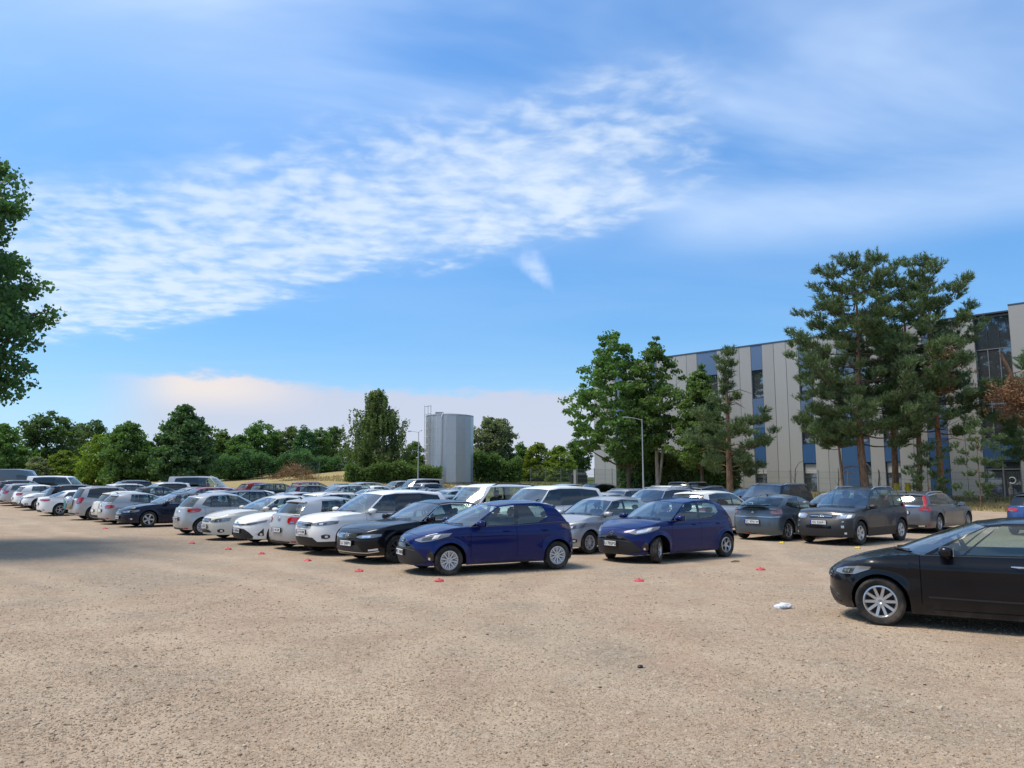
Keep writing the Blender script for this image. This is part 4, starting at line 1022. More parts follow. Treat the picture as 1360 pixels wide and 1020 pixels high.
# ------------------------------------------------------------------ one car model -> list of part meshes
class Car:
    def __init__(s, **k):
        s.__dict__.update(dict(n=2.6, cf=.75, cr=.65, clr=.20, trim=0, tw=.2, rimf=.66, wheel=(5, 'pair', ALLOY), crown=.06, hoodc=.05, inset=.045, rails=None, spoiler=0, handles=2, seats=2, panes=None, dlo=None, privacy=False, arch=.055, tuck=.0, winz=(.05, .93), flare=.022, feats=[], plate=None, rplate=None, chrome=False, antenna=True, tall=False, wiper=True, mirror=None, extra=None, crease=.010, roofmat=None, pillar=None, doorz=.30))
        s.__dict__.update(k)
        s.xF = s.wb / 2 + s.fo; s.hw = s.W / 2
        s.topf = hermite(s.top); s.nosef = hermite(s.nose); s.tailf = hermite(s.tail); s.rooff = hermite(s.roof)
        s.belt = float(s.topf(s.L * .5))
        s.wprof = hermite([(-.2, .93), (0, .945), (.15, .975), (.42, 1.0), (.66, .996), (.8, .990), (.88, .972), (1.0, .945), (1.3, .90)])
        s.parts = []
    def plan(s, m, z, flare=True):
        m = np.asarray(m, float); z = np.asarray(z, float)
        cfr = np.clip(1 - m / s.cf, 0, 1); crr = np.clip(1 - (s.L - m) / s.cr, 0, 1)
        yf = (1 - cfr ** s.n) ** (1 / s.n) * (1 - crr ** (s.n + .4)) ** (1 / (s.n + .4))
        X = s.xF - m - s.nosef(z) * cfr + s.tailf(z) * crr
        zn = (z - s.clr) / (s.belt - s.clr)
        bar = 1 - .022 * np.abs((m - s.L * .52) / (s.L * .5)) ** 2.5
        y = s.hw * s.wprof(zn) * yf * bar
        y = y + s.crease * np.exp(-((zn - .78) / .06) ** 2) * (yf > .9)
        if flare:
            for xc in (s.wb / 2, -s.wb / 2):
                r = np.hypot(X - xc, z - s.R); y = y + s.flare * np.exp(-((r - s.R - s.arch) / .055) ** 2) * np.minimum(yf * 1.2, 1) ** 4
        return X, y
    def deckz(s, m, yfrac):
        ys = float(s.plan(m, s.topf(m), False)[1])
        return float(s.topf(m)) + s.hoodc * (1 - yfrac ** 2) * min(1, ys / s.hw * 1.15)
    def surf(s, arc, z, frm):
        """point and outward normal on the body side: arc length round the plan curve from the front (or rear) centre, height z"""
        if frm == 'm':
            X, y = s.plan(abs(arc), z); sg = 1 if arc >= 0 else -1
            return Vector((float(X), float(y) * sg, z)), Vector((0, sg, 0))
        key = (round(z, 3), frm)
        if not hasattr(s, '_c'): s._c = {}
        if key not in s._c:
            th = np.linspace(0, math.pi / 2, 60); c = np.cos(th) ** (2 / s.n); mm = np.concatenate([s.cf * (1 - c), np.linspace(s.cf, s.cf + .9, 20)[1:]])
            if frm == 'r': th2 = np.linspace(0, math.pi / 2, 60); c = np.cos(th2) ** (2 / (s.n + .4)); mm = np.concatenate([s.L - s.cr * (1 - c), np.linspace(s.L - s.cr, s.L - s.cr - .9, 20)[1:]])
            X, y = s.plan(mm, np.full_like(mm, z)); d = np.concatenate([[0], np.cumsum(np.hypot(np.diff(X), np.diff(y)))])
            s._c[key] = (d, X, y)
        d, X, y = s._c[key]; a = abs(arc); sg = 1 if arc >= 0 else -1
        x0, y0 = np.interp(a, d, X), np.interp(a, d, y); x1, y1 = np.interp(a + .02, d, X), np.interp(a + .02, d, y); xm, ym = np.interp(max(a - .02, 0), d, X), np.interp(max(a - .02, 0), d, y)
        t = Vector((x1 - xm, y1 - ym, 0)).normalized(); nrm = Vector((-t.y, t.x, 0)) if frm == 'r' else Vector((t.y, -t.x, 0))
        if nrm.dot(Vector((x0, y0, 0)) - Vector((0, 0, 0))) < 0: nrm = -nrm
        if frm == 'f' and a < .03: nrm = Vector((1, 0, 0))
        if frm == 'r' and a < .03: nrm = Vector((-1, 0, 0))
        return Vector((x0, y0 * sg, z)), Vector((nrm.x, nrm.y * sg, 0))
    def patch(s, mb, a, zl, zh, e=.008, frm='f', sg=1, sub=4, rows=4):
        aa = []; lo = []; hi = []
        for i in range(len(a) - 1):
            for q in range(sub): t = q / sub; aa.append(a[i] + (a[i + 1] - a[i]) * t); lo.append(zl[i] + (zl[i + 1] - zl[i]) * t); hi.append(zh[i] + (zh[i + 1] - zh[i]) * t)
        aa.append(a[-1]); lo.append(zl[-1]); hi.append(zh[-1])
        G = []
        for i in range(len(aa)):
            row = []
            for j in range(rows + 1):
                z = lo[i] + (hi[i] - lo[i]) * j / rows; p, n = s.surf(aa[i] * sg, z, frm); row.append(p + n * e)
            G.append(row)
        mb.grid(G, 0, sg < 0)
        def skirt(line):
            inner = []
            for p in line:
                n = Vector((p.x if frm != 'm' else 0, p.y, 0)).normalized(); inner.append(p - n * (e + .03))
            mb.grid([line, inner])
        skirt(G[0]); skirt(G[-1]); skirt([r[0] for r in G]); skirt([r[-1] for r in G])
    def part(s, name, mesh, parent=None, paint=False, lod=1, loc=(0, 0, 0), rot=(0, 0, 0), label=None):
        s.parts.append(dict(name=name, mesh=mesh, parent=parent, paint=paint, lod=lod, loc=loc, rot=rot, label=label)); return len(s.parts) - 1
    def build(s):
        B = PAINT['white']
        Ra = s.R + s.arch
        def top(m): return s.topf(m)
        # ---- columns round the half plan
        must = []
        for xc in (s.wb / 2, -s.wb / 2):
            must += [s.xF - xc - Ra * math.cos(t) for t in np.linspace(0, math.pi, 15)] + [s.xF - xc - Ra - .004, s.xF - xc + Ra + .004]
        seams = []
        for d in s.doors:
            seams.append((d - .004, d + .004)); must += [d - .004, d + .004]
        cols = sorted(must)
        th = np.linspace(0, math.pi / 2, 13)
        soft = list(s.cf * (1 - np.cos(th) ** (2 / s.n))) + list(s.L - s.cr * (1 - np.cos(th) ** (2 / (s.n + .4)))) + list(np.linspace(s.cf, s.L - s.cr, 14))
        for q in soft:
            if min(abs(q - c) for c in cols) > .022 or q < 1e-6 or q > s.L - 1e-6: cols.append(q)
        cols = sorted(set(round(float(c), 5) for c in cols if 0 <= c <= s.L))
        cols = [c for i, c in enumerate(cols) if i == 0 or c - cols[i - 1] > .0015]
        T = [0, .07, .18, .32, .46, .60, .72, .80, .87, .93, .97, 1.0]
        def zbot(m):
            X = s.xF - m; z = s.clr + .05 * (max(0, 1 - m / .5) ** 2) * 0 + s.tuck * max(0, 1 - (s.L - m) / .7)
            for xc in (s.wb / 2, -s.wb / 2):
                d = abs(X - xc)
                if d <= Ra + 1e-4: z = max(z, s.R + math.sqrt(max(0, Ra * Ra - d * d)))
            return z
        P = []
        for m in cols:
            zb = zbot(m); zt = float(top(m)); row = []
            for t in T:
                z = zb + (zt - zb) * t; X, y = s.plan(m, z); row.append(Vector((float(X), float(y), z)))
            P.append(row)
        nc = len(cols)
        def is_seam(i): return any(abs(cols[i] - a) < 1e-4 and abs(cols[i + 1] - b) < 1e-4 for a, b in seams)
        bods = {'body': MB()}; doors_l = {}
        mids = [(cols[i] + cols[i + 1]) / 2 for i in range(nc - 1)]
        dn = ['front_door', 'rear_door']
        trim = MB(); tail = MB()
        for sg in (1, -1):
            groups = {}
            for i in range(nc - 1):
                for j in range(len(T) - 1):
                    zmid = (P[i][j].z + P[i + 1][j + 1].z) / 2
                    key = 'body'
                    for d in range(len(s.doors) - 1):
                        if s.doors[d] < mids[i] < s.doors[d + 1] and j >= 2: key = dn[min(d, 1)] if len(s.doors) == 3 else 'front_door'
                    if is_seam(i) and j >= 2: continue
                    if s.trim and j < s.trim: key = 'trim'
                    groups.setdefault(key, []).append((i, j))
            for key, fl in groups.items():
                mb = bods['body'] if key == 'body' else (trim if key == 'trim' else doors_l.setdefault((key, sg), MB()))
                ids = {}; vs = []
                def vid(i, j):
                    if (i, j) not in ids: ids[(i, j)] = len(vs); p = P[i][j]; vs.append((p.x, p.y * sg, p.z))
                    return ids[(i, j)]
                fs = []
                for i, j in fl:
                    f = (vid(i, j), vid(i + 1, j), vid(i + 1, j + 1), vid(i, j + 1)); fs.append(f[::-1] if sg > 0 else f)
                mb.add(vs, fs)
            # arch returns: a painted lip, then the dark liner
        liner = MB(); lip = bods['body']
        for xc in (s.wb / 2, -s.wb / 2):
            idx = [i for i in range(nc) if abs(s.xF - cols[i] - xc) <= Ra + .001]
            for sg in (1, -1):
                e = [Vector((P[i][0].x, P[i][0].y * sg, P[i][0].z)) for i in idx]
                inn = [Vector((p.x, p.y - sg * .035, p.z)) for p in e]; dp = [Vector((p.x, sg * (s.hw - .36), p.z)) for p in e]
                (trim if s.trim else lip).grid([e, inn]); liner.grid([inn, dp]); liner.add(dp + [Vector((xc, sg * (s.hw - .36), s.clr))], [(k, k + 1, len(dp)) for k in range(len(dp) - 1)])
        # ---- bonnet, cabin floor, boot
        K = [1, .965, .86, .62, .32, 0]
        D = []
        for i, m in enumerate(cols):
            q = P[i][-1]; D.append([Vector((q.x, q.y * k, s.deckz(m, k) if k < 1 else q.z)) for k in K])
        hood = MB(); boot = MB(); cab = MB()
        for sg in (1, -1):
            for i in range(nc - 1):
                for k in range(len(K) - 1):
                    ps = [D[i][k], D[i + 1][k], D[i + 1][k + 1], D[i][k + 1]]; m = mids[i]
                    if m < s.apil - .02: mb, dz = (bods['body'], 0) if (k == 0 or m < .10) else (hood, .004)
                    elif m > s.rbase + .02: mb, dz = (bods['body'], 0) if (k == 0 or m > s.L - .06) else (boot, .004)
                    else: mb, dz = cab, 0
                    vs = [(p.x, p.y * sg, p.z + dz) for p in ps]; mb.add(vs, [(0, 1, 2, 3) if sg < 0 else (3, 2, 1, 0)])
        # ---- greenhouse
        nq = 7; colsG = []
        ra_y = s.rw * .90
        bya = float(s.plan(s.apil, top(s.apil), False)[1]) - s.inset
        def base_side(m): return float(s.plan(m, top(m), False)[1]) - s.inset
        def roofy(m):
            t = (m - s.rfront) / (s.rrear - s.rfront); return s.rw * (1 - .10 * max(0, 1 - t * 2.2) ** 2 - .07 * max(0, (t - .6) / .4) ** 2)
        def rz(m, y): return float(s.rooff(m)) - s.crown * min(1.3, abs(y) / s.rw) ** 2.4
        for q in np.linspace(0, 1, nq):
            mb_ = s.cowl + (s.apil - s.cowl) * q ** 2.2; y = bya * q
            mr = s.rfront + (s.ra - s.rfront) * q ** 2.2; yr = roofy(s.ra) * q
            colsG.append(dict(m=mb_, y=y, mr=mr, yr=yr, kind='windscreen', t=(.03, .955), o=(math.cos(q * 1.2), math.sin(q * 1.2)), bl=.03))
        colsG[-1]['kind'] = 'roof'
        for (mb_, mr, kind, *tt) in s.side:
            colsG.append(dict(m=mb_, y=base_side(mb_), mr=mr, yr=roofy(mr), kind=kind, t=tt[0] if tt else s.winz, o=(0, 1), bl=.032))
        bye = base_side(s.rside)
        last = colsG[-1]; last['kind'] = 'roof'
        for q in np.linspace(1, 0, nq):
            mb_ = s.rbase + (s.rside - s.rbase) * q ** 2.2; y = bye * q
            mr = s.rrear + (s.rrs - s.rrear) * q ** 2.2; yr = roofy(s.rrs) * q * .97
            colsG.append(dict(m=mb_, y=y, mr=mr, yr=yr, kind='rear_window', t=s.rwin if hasattr(s, 'rwin') else (.05, .92), o=(-math.cos(q * 1.2), math.sin(q * 1.2)), bl=.028))
        G = []
        for c in colsG:
            t1, t2 = c['t']; ts = [-.12, 0.0, t1] + [t1 + (t2 - t1) * k / 4 for k in (1, 2, 3)] + [t2, 1.0]
            ys = max(.05, float(s.plan(c['m'], top(c['m']), False)[1]))
            Bp = Vector((s.xF - c['m'], c['y'], s.deckz(c['m'], min(1, c['y'] / ys)) - .012)); Rp = Vector((s.xF - c['mr'], c['yr'], rz(c['mr'], c['yr'])))
            row = []
            for t in ts:
                p = Bp + (Rp - Bp) * t
                if 0 < t < 1: b = c['bl'] * math.sin(math.pi * t); p = p + Vector((c['o'][0] * b, c['o'][1] * b, b * .35))
                row.append(p)
            G.append(row)
        roof = MB(); pills = {1: MB(), -1: MB()}; panes = {}
        for sg in (1, -1):
            for i in range(len(G) - 1):
                for j in range(7):
                    k = colsG[i]['kind']; glassy = 2 <= j < 6
                    if glassy and k == 'black': mb = pills.setdefault((sg, i), MB())
                    elif glassy and k not in ('roof',): mb = panes.setdefault((k, 0 if k in ('windscreen', 'rear_window') else sg, 0 if k in ('windscreen', 'rear_window') else i), MB())
                    else: mb = roof
                    off = -.004 if (glassy and k not in ('roof',)) else 0
                    ps = [G[i][j], G[i + 1][j], G[i + 1][j + 1], G[i][j + 1]]
                    vs = [(p.x + off * colsG[i]['o'][0], (p.y + off * colsG[i]['o'][1]) * sg, p.z) for p in ps]
                    mb.add(vs, [(0, 1, 2, 3) if sg < 0 else (3, 2, 1, 0)])
            Kr = [1, .93, .8, .55, .28, 0]
            for i in range(len(G) - 1):
                for k in range(5):
                    ps = []
                    for ii, kk in ((i, k), (i + 1, k), (i + 1, k + 1), (i, k + 1)):
                        g = G[ii][-1]; ps.append(Vector((g.x, g.y * Kr[kk], rz(s.xF - g.x, g.y * Kr[kk]))))
                    vs = [(p.x, p.y * sg, p.z) for p in ps]; (roof).add(vs, [(0, 1, 2, 3) if sg < 0 else (3, 2, 1, 0)])
        s.G, s.colsG = G, colsG
        # ---- assemble
        if s.tall: pass
        s.part('body', bods['body'].mesh('body', B, 38, .0012), paint=True)
        for (key, sg), mb in doors_l.items():
            di = s.part(key, mb.mesh(key, B, 38, .0012), paint=True)
            m0 = s.doors[1] if key == 'front_door' else s.doors[2]
            if s.handles:
                hm = MB(); mh = m0 - .14; zh = s.handlez if hasattr(s, 'handlez') else s.belt - .10
                pts = []
                for t in np.linspace(0, 1, 6):
                    p, n = s.surf((mh - .19 + .19 * t) * sg, zh, 'm'); pts.append(p + n * (.012 + .022 * math.sin(math.pi * min(1, max(0, t * 1.3 - .15)))))
                hm.tube(pts, [.010, .014, .015, .015, .014, .010], 6)
                s.part('handle', hm.mesh('handle', CHROME if s.chrome == 'handles' else B, 50), parent=di, paint=s.chrome != 'handles', lod=2)
        s.part('bonnet', hood.mesh('bonnet', B, 38, .0012), paint=True)
        if boot.f: s.part('boot_lid', boot.mesh('boot_lid', B, 38, .0012), paint=True)
        if trim.f: s.part('bumper_cladding', trim.mesh('bumper_cladding', TRIM, 38, .0012))
        s.part('roof', roof.mesh('roof', s.roofmat or B, 38, .0012), paint=s.roofmat is None)
        for q_ in pills.values():
            if q_.f: s.part('window_pillar', q_.mesh('window_pillar', GLOSS, 38, .0012))
        for (k, sg, i), mb in panes.items():
            gm = GLASSW if k == 'windscreen' else (GLASSD if s.privacy and k in ('rear_window', 'rear_side_window', 'quarter_window') else GLASS)
            s.part('rear_window' if k == 'rear_window' else ('windscreen' if k == 'windscreen' else ('quarter_window' if 'quarter' in k else 'side_window')), mb.mesh(k, gm, 60, .0012))
        s.part('cabin_floor', cab.mesh('cabin_floor', CABIN, 38, .0012)); s.part('wheel_arch', liner.mesh('wheel_arch', LINER, 0))
        ub = MB(); ub.box(s.xF - s.L + .25, s.xF - .25, -s.hw + .34, s.hw - .34, s.clr - .02, s.clr + .04); s.part('underbody', ub.mesh('underbody', LINER, 0))
        il = MB()
        for sg in (1, -1):
            y = sg * (s.hw - .13); il.add([(s.xF - s.doors[0] + .06, y, s.clr + .05), (s.xF - s.doors[-1] - .06, y, s.clr + .05), (s.xF - s.doors[-1] - .06, y, s.belt - .10), (s.xF - s.doors[0] + .06, y, s.belt - .10)], [(0, 1, 2, 3)])
        s.part('inner_frame', il.mesh('inner_frame', LINER, 0))
        # dashboard, seats, steering wheel
        dm = MB(); rows_ = []
        for k in range(3):
            row = []
            for q in np.linspace(-1, 1, 9):
                m = s.cowl + .03 + (s.apil - s.cowl) * abs(q) ** 2.2 + k * .5 * (s.apil + .42 - s.cowl - .03 - (s.apil - s.cowl) * abs(q) ** 2.2)
                y = (bya - .05) * q; row.append(Vector((s.xF - m, y, s.deckz(s.apil, .5) + (-.004, .025, .035)[k])))
            rows_.append(row)
        rows_.append([Vector((p.x - .03, p.y, p.z - .09)) for p in rows_[-1]])
        dm.grid(rows_); s.part('dashboard', dm.mesh('dashboard', CABIN, 40))
        dk = s.deckz(s.L * .45, .5); top_in = float(s.rooff((s.rfront + s.rrear) / 2)) - .09
        sm = MB(); hh = min(top_in - .06, dk + .50)
        Mt = Matrix.Translation((0, 0, dk - .15)) @ Matrix.Rotation(R(-14), 4, 'Y')
        sm.box(-.06, .06, -.24, .24, 0, hh - dk - .07, 0, .045, Mt); sm.box(-.045, .045, -.13, .13, hh - dk - .03, hh - dk + .17, 0, .04, Mt); sm.tube([Mt @ Vector((0, -.06, hh - dk - .1)), Mt @ Vector((0, -.06, hh - dk + .02))], .008, 4); sm.tube([Mt @ Vector((0, .06, hh - dk - .1)), Mt @ Vector((0, .06, hh - dk + .02))], .008, 4)
        sme = sm.mesh('seat', s.seatmat if hasattr(s, 'seatmat') else SEAT, 50)
        xs = s.xF - (s.seatm if hasattr(s, 'seatm') else s.apil + 1.05)
        for sg in (1, -1): s.part('seat', sme, loc=(xs, sg * s.hw * .42, 0))
        if s.seats > 1:
            rm = MB(); Mt2 = Matrix.Translation((0, 0, dk - .15)) @ Matrix.Rotation(R(-18), 4, 'Y')
            rm.box(-.07, .07, -s.hw * .72, s.hw * .72, 0, min(hh - dk - .08, .36), 0, .05, Mt2)
            for y in (-.38, .38): rm.box(-.04, .04, y - .12, y + .12, min(hh - dk - .08, .36) + .01, min(hh - dk, .46) + .06, 0, .035, Mt2)
            s.part('rear_seat', rm.mesh('rear_seat', s.seatmat if hasattr(s, 'seatmat') else SEAT, 50), loc=(xs - .82, 0, 0))
        st = MB(); Ms = Matrix.Translation((s.xF - s.apil - .50, s.hw * .42, dk + .06)) @ Matrix.Rotation(R(-62), 4, 'Y')
        ring = [Ms @ Vector((math.cos(a) * .18, math.sin(a) * .18, 0)) for a in np.linspace(0, 2 * math.pi, 21)]
        st.tube(ring, .016, 6, cap=False); st.tube([Ms @ Vector((-.17, 0, 0)), Ms @ Vector((0, 0, -.03)), Ms @ Vector((.17, 0, 0))], .02, 5); st.tube([Ms @ Vector((0, 0, -.03)), Ms @ Vector((0, 0, -.25))], .03, 6)
        s.part('steering_wheel', st.mesh('steering_wheel', CABIN, 50))
        # wheels
        tm, rm, dsk = wheel_meshes(s.R, s.tw, s.wheel, s.rimf); yw = s.hw - s.tw / 2 - .012
        for xc, fr in ((s.wb / 2, 1), (-s.wb / 2, 0)):
            for sg in (1, -1):
                i = s.part('front_wheel' if fr else 'rear_wheel', tm, loc=(xc, sg * yw, s.R), rot=(0, rng.uniform(0, 1), 0 if sg > 0 else math.pi))
                s.part('rim', rm, parent=i); s.part('brake_disc', dsk, parent=i, lod=2)
        # mirrors
        mm = s.mirror or (s.apil + .18); zm = s.belt + .055
        for sg in (1, -1):
            p, n = s.surf(mm * sg, float(top(mm)) - .02, 'm'); b = MB()
            c = p + Vector((0, sg * .115, .085)); vs = []; fs = []
            for a in range(7):
                ph = math.pi * a / 6
                for k in range(12):
                    t = 2 * math.pi * k / 12; sx = math.sin(ph)
                    vs.append(c + Vector((.085 * math.cos(ph) + .02, .125 * abs(math.cos(t)) ** .7 * (1 if math.cos(t) > 0 else -1) * sx ** .6, .072 * abs(math.sin(t)) ** .8 * (1 if math.sin(t) > 0 else -1) * sx ** .6)))
            for a in range(6):
                for k in range(12): fs.append((a * 12 + k, a * 12 + (k + 1) % 12, (a + 1) * 12 + (k + 1) % 12, (a + 1) * 12 + k))
            b.add(vs, fs); i = s.part('door_mirror', b.mesh('door_mirror', s.mirmat if hasattr(s, 'mirmat') else B, 60), paint=not hasattr(s, 'mirmat'))
            b = MB(); b.tube([p + Vector((.01, -sg * .03, 0)), p + Vector((.01, sg * .05, .025)), c + Vector((.02, -sg * .02, -.045))], [.03, .024, .026], 6)
            s.part('mirror_foot', b.mesh('mirror_foot', TRIM, 50), parent=i, lod=2)
            b = MB(); b.box(c.x - .068, c.x - .062, c.y - .1, c.y + .1, c.z - .055, c.z + .055); s.part('mirror_glass', b.mesh('mirror_glass', MIRG, 0), parent=i, lod=2)
        if s.wiper:
            b = MB()
            for y0, y1 in ((-.62, .02), (-.05, .55)):
                def wsp(y, t):
                    q = min(1, abs(y) / bya); f = q * (nq - 1); i = min(nq - 2, int(f)); g0, g1 = G[i], G[i + 1]
                    p = (g0[2] + (g0[3] - g0[2]) * t) * (1 - f + i) + (g1[2] + (g1[3] - g1[2]) * t) * (f - i); return Vector((p.x + .012, y, p.z + .012))
                b.tube([wsp(y0 + (y1 - y0) * t, .02 + .22 * t * t) for t in np.linspace(0, 1, 7)], .011, 4)
            s.part('wiper', b.mesh('wiper', TRIM, 50), lod=2)
        # window surround in chrome
        if s.chrome in ('dlo', True):
            si = [i for i, c in enumerate(colsG) if c['o'] == (0, 1)]
            b = MB()
            for sg in (1, -1):
                for j, e in ((6, .006), (2, .004)):
                    b.tube([Vector((G[i][j].x, (G[i][j].y + .006) * sg, G[i][j].z)) for i in si], .011, 5)
                b.tube([Vector((G[si[0]][j].x + .01, (G[si[0]][j].y + .006) * sg, G[si[0]][j].z)) for j in (2, 3, 4, 5, 6)], .011, 5)
            s.part('window_trim', b.mesh('window_trim', CHROME, 50))
        if s.rails:
            for sg in (1, -1):
                b = MB(); m0, m1 = s.rails; pts = []
                for t in np.linspace(0, 1, 9):
                    m = m0 + (m1 - m0) * t; y = roofy(m) * .93; h = .055 * min(1, math.sin(math.pi * t) * 4); pts.append(Vector((s.xF - m, y * sg, rz(m, y) - .015 + h)))
                b.tube(pts, .020, 6); s.part('roof_rail', b.mesh('roof_rail', s.railmat if hasattr(s, 'railmat') else ALLOY, 50))
        if s.spoiler:
            b = MB(); rows2 = []
            for q in np.linspace(-1, 1, 9):
                y = roofy(s.rrs) * .93 * q; m = s.rrs + (s.rrear - s.rrs) * (1 - abs(q) ** 2.2); z = rz(m, y)
                rows2.append([Vector((s.xF - m + .06, y, z - .004)), Vector((s.xF - m - s.spoiler * .5, y, z - .008)), Vector((s.xF - m - s.spoiler, y, z - .035)), Vector((s.xF - m - s.spoiler + .01, y, z - .055)), Vector((s.xF - m + .03, y, z - .06))])
            b.grid(rows2); b.add(rows2[0], [(0, 1, 2, 3, 4)]); b.add(rows2[-1], [(4, 3, 2, 1, 0)])
            s.part('spoiler', b.mesh('spoiler', s.spoilmat if hasattr(s, 'spoilmat') else B, 40), paint=not hasattr(s, 'spoilmat'))
        if s.antenna:
            b = MB(); m = s.rrear - .18; p = Vector((s.xF - m, 0, rz(m, 0))); b.tube([p + Vector((.06, 0, -.01)), p + Vector((0, 0, .05)), p + Vector((-.07, 0, .06))], [.03, .018, .006], 6); s.part('antenna', b.mesh('antenna', TRIM, 50), lod=2)
        # lamps, grilles, trims
        for ft in s.feats:
            name, m, frm, both, a, zl, zh = ft[:7]; e = ft[7] if len(ft) > 7 else .008; lod = ft[8] if len(ft) > 8 else 1
            pn, ch = (name.split('>') + [None])[:2]
            if both == 'c':                                   # spans the centre line
                b = MB(); aa = [-x for x in a[::-1]] + list(a[1:] if a[0] == 0 else a); s.patch(b, aa, list(zl[::-1]) + list(zl[1:] if a[0] == 0 else zl), list(zh[::-1]) + list(zh[1:] if a[0] == 0 else zh), e, frm)
                s.add_feat(pn, ch, b, m, 0, lod)
            else:
                for sg in (1, -1): b = MB(); s.patch(b, a, zl, zh, e, frm, sg); s.add_feat(pn, ch, b, m, sg, lod)
        if s.emblem:
            for frm, z, kind, w in s.emblem:
                b = MB(); p, n = s.surf(0.0, z, frm); d = 1 if frm == 'f' else -1; x = p.x + d * .022
                if kind == 'oval':
                    for rx, rz_, dz in ((w, w * .68, 0), (w * .38, w * .62, 0), (w * .62, w * .24, w * .3)): b.tube([(x, rx * math.cos(t), z + dz + rz_ * math.sin(t)) for t in np.linspace(0, 6.283, 19)], .006, 5, cap=False)
                elif kind == 'ring':
                    b.tube([(x, w * math.cos(t), z + w * math.sin(t)) for t in np.linspace(0, 6.283, 19)], .007, 5, cap=False)
                    b.tube([(x, -w * .55, z + w * .75), (x, -w * .25, z - w * .1), (x, 0, z + w * .55), (x, w * .25, z - w * .1), (x, w * .55, z + w * .75)], .006, 5); b.tube([(x, -w * .8, z + w * .3), (x, -w * .38, z - w * .8), (x, 0, z + w * .05), (x, w * .38, z - w * .8), (x, w * .8, z + w * .3)], .006, 5)
                elif kind == 'h':
                    for q in (-1, 1): b.tube([(x, q * w * .75, z + w * .8), (x, q * w * .5, z), (x, q * w * .65, z - w * .8)], .010, 5)
                    b.tube([(x, -w * .5, z), (x, w * .5, z)], .010, 5)
                elif kind == 'slant_h':
                    b.tube([(x, w * math.cos(t), z + w * .6 * math.sin(t)) for t in np.linspace(0, 6.283, 19)], .007, 5, cap=False)
                    b.tube([(x, w * .55, z - w * .35), (x, w * .25, z + w * .4)], .009, 5); b.tube([(x, -w * .25, z - w * .4), (x, -w * .55, z + w * .35)], .009, 5); b.tube([(x, w * .4, z), (x, -w * .4, z)], .008, 5)
                elif kind == 'chevron':
                    for dz in (0, w * .55): b.tube([(x, -w * .8, z - w * .4 + dz), (x, 0, z + w * .35 + dz), (x, w * .8, z - w * .4 + dz)], .010, 5)
                elif kind == 'disc': b.lathe([(.001, .012), (w * .8, .012), (w, .004), (w, -.01)], 18, M=Matrix.Translation((x, 0, z)) @ Matrix.Rotation(R(-90 * d), 4, 'Z'))
                elif kind == 'bow': b.box(x - .006, x + .008, -w, w, z - w * .22, z + w * .22, 0, .005); b.box(x - .007, x + .009, -w * .35, w * .35, z - w * .4, z + w * .4, 0, .005)
                s.part('emblem', b.mesh('emblem', CHROME, 40), lod=2)
        for frm, spec in (('f', s.plate), ('r', s.rplate)):
            if not spec: continue
            z, w, txt = spec; p, n = s.surf(0.0, z, frm); d = 1 if frm == 'f' else -1; x = p.x + d * .034
            b = MB(); b.box(min(x, x - d * .03), max(x, x - d * .03), -w / 2 - .012, w / 2 + .012, z - .068, z + .068, 0, .004); i = s.part('licence_plate', b.mesh('licence_plate', TRIM, 30))
            b = MB(); b.box(min(x + d * .001, x + d * .006), max(x + d * .001, x + d * .006), -w / 2, w / 2, z - .057, z + .057); s.part('plate_face', b.mesh('plate_face', PLATE, 0), parent=i)
            b = MB(); y0 = -w / 2 * d; b.box(min(x + d * .0065, x + d * .008), max(x + d * .0065, x + d * .008), min(y0, y0 + d * .042), max(y0, y0 + d * .042), z - .056, z + .056); s.part('plate_band', b.mesh('plate_band', PLATEB, 0), parent=i, lod=2)
            if txt: s.part('plate_letters', text_mesh(txt, .105, PLATET), parent=i, loc=(x + d * .009, .02 * d, z - .003), rot=(R(90), 0, R(90) * d), lod=2)
        if s.extra: s.extra(s)
        return s
    def add_feat(s, pn, ch, b, m, sg, lod):
        if not hasattr(s, '_fi'): s._fi = {}
        me = b.mesh(ch or pn, m if m != 'paint' else PAINT['white'], 40)
        if ch: s.part(ch, me, parent=s._fi.get((pn, sg)), lod=lod, paint=m == 'paint')
        else: s._fi[(pn, sg)] = s.part(pn, me, lod=lod, paint=m == 'paint')
MODELS = {}
def place_car(model, x, y, heading, colour, label, group=None, lod=2, steer=0, cat='car', name=None):
    c = MODELS[model]
    if not c.parts: c.build()
    r = obj(name or c.kind, None, None, (x, y, gzf(x, y)), (0, 0, R(heading)), label, cat, group)
    made = []
    for p in c.parts:
        if p['lod'] > lod: made.append(None); continue
        par = r if p['parent'] is None else made[p['parent']]
        o = obj(p['name'], p['mesh'], par, p['loc'], p['rot'])
        if steer and p['name'] == 'front_wheel': o.rotation_euler.z += R(steer)
        if p['paint']:
            for sl in o.material_slots[:1]: sl.link = 'OBJECT'; sl.material = PAINT[colour]
        if p['label']: o['label'] = p['label']
        made.append(o)
    return r
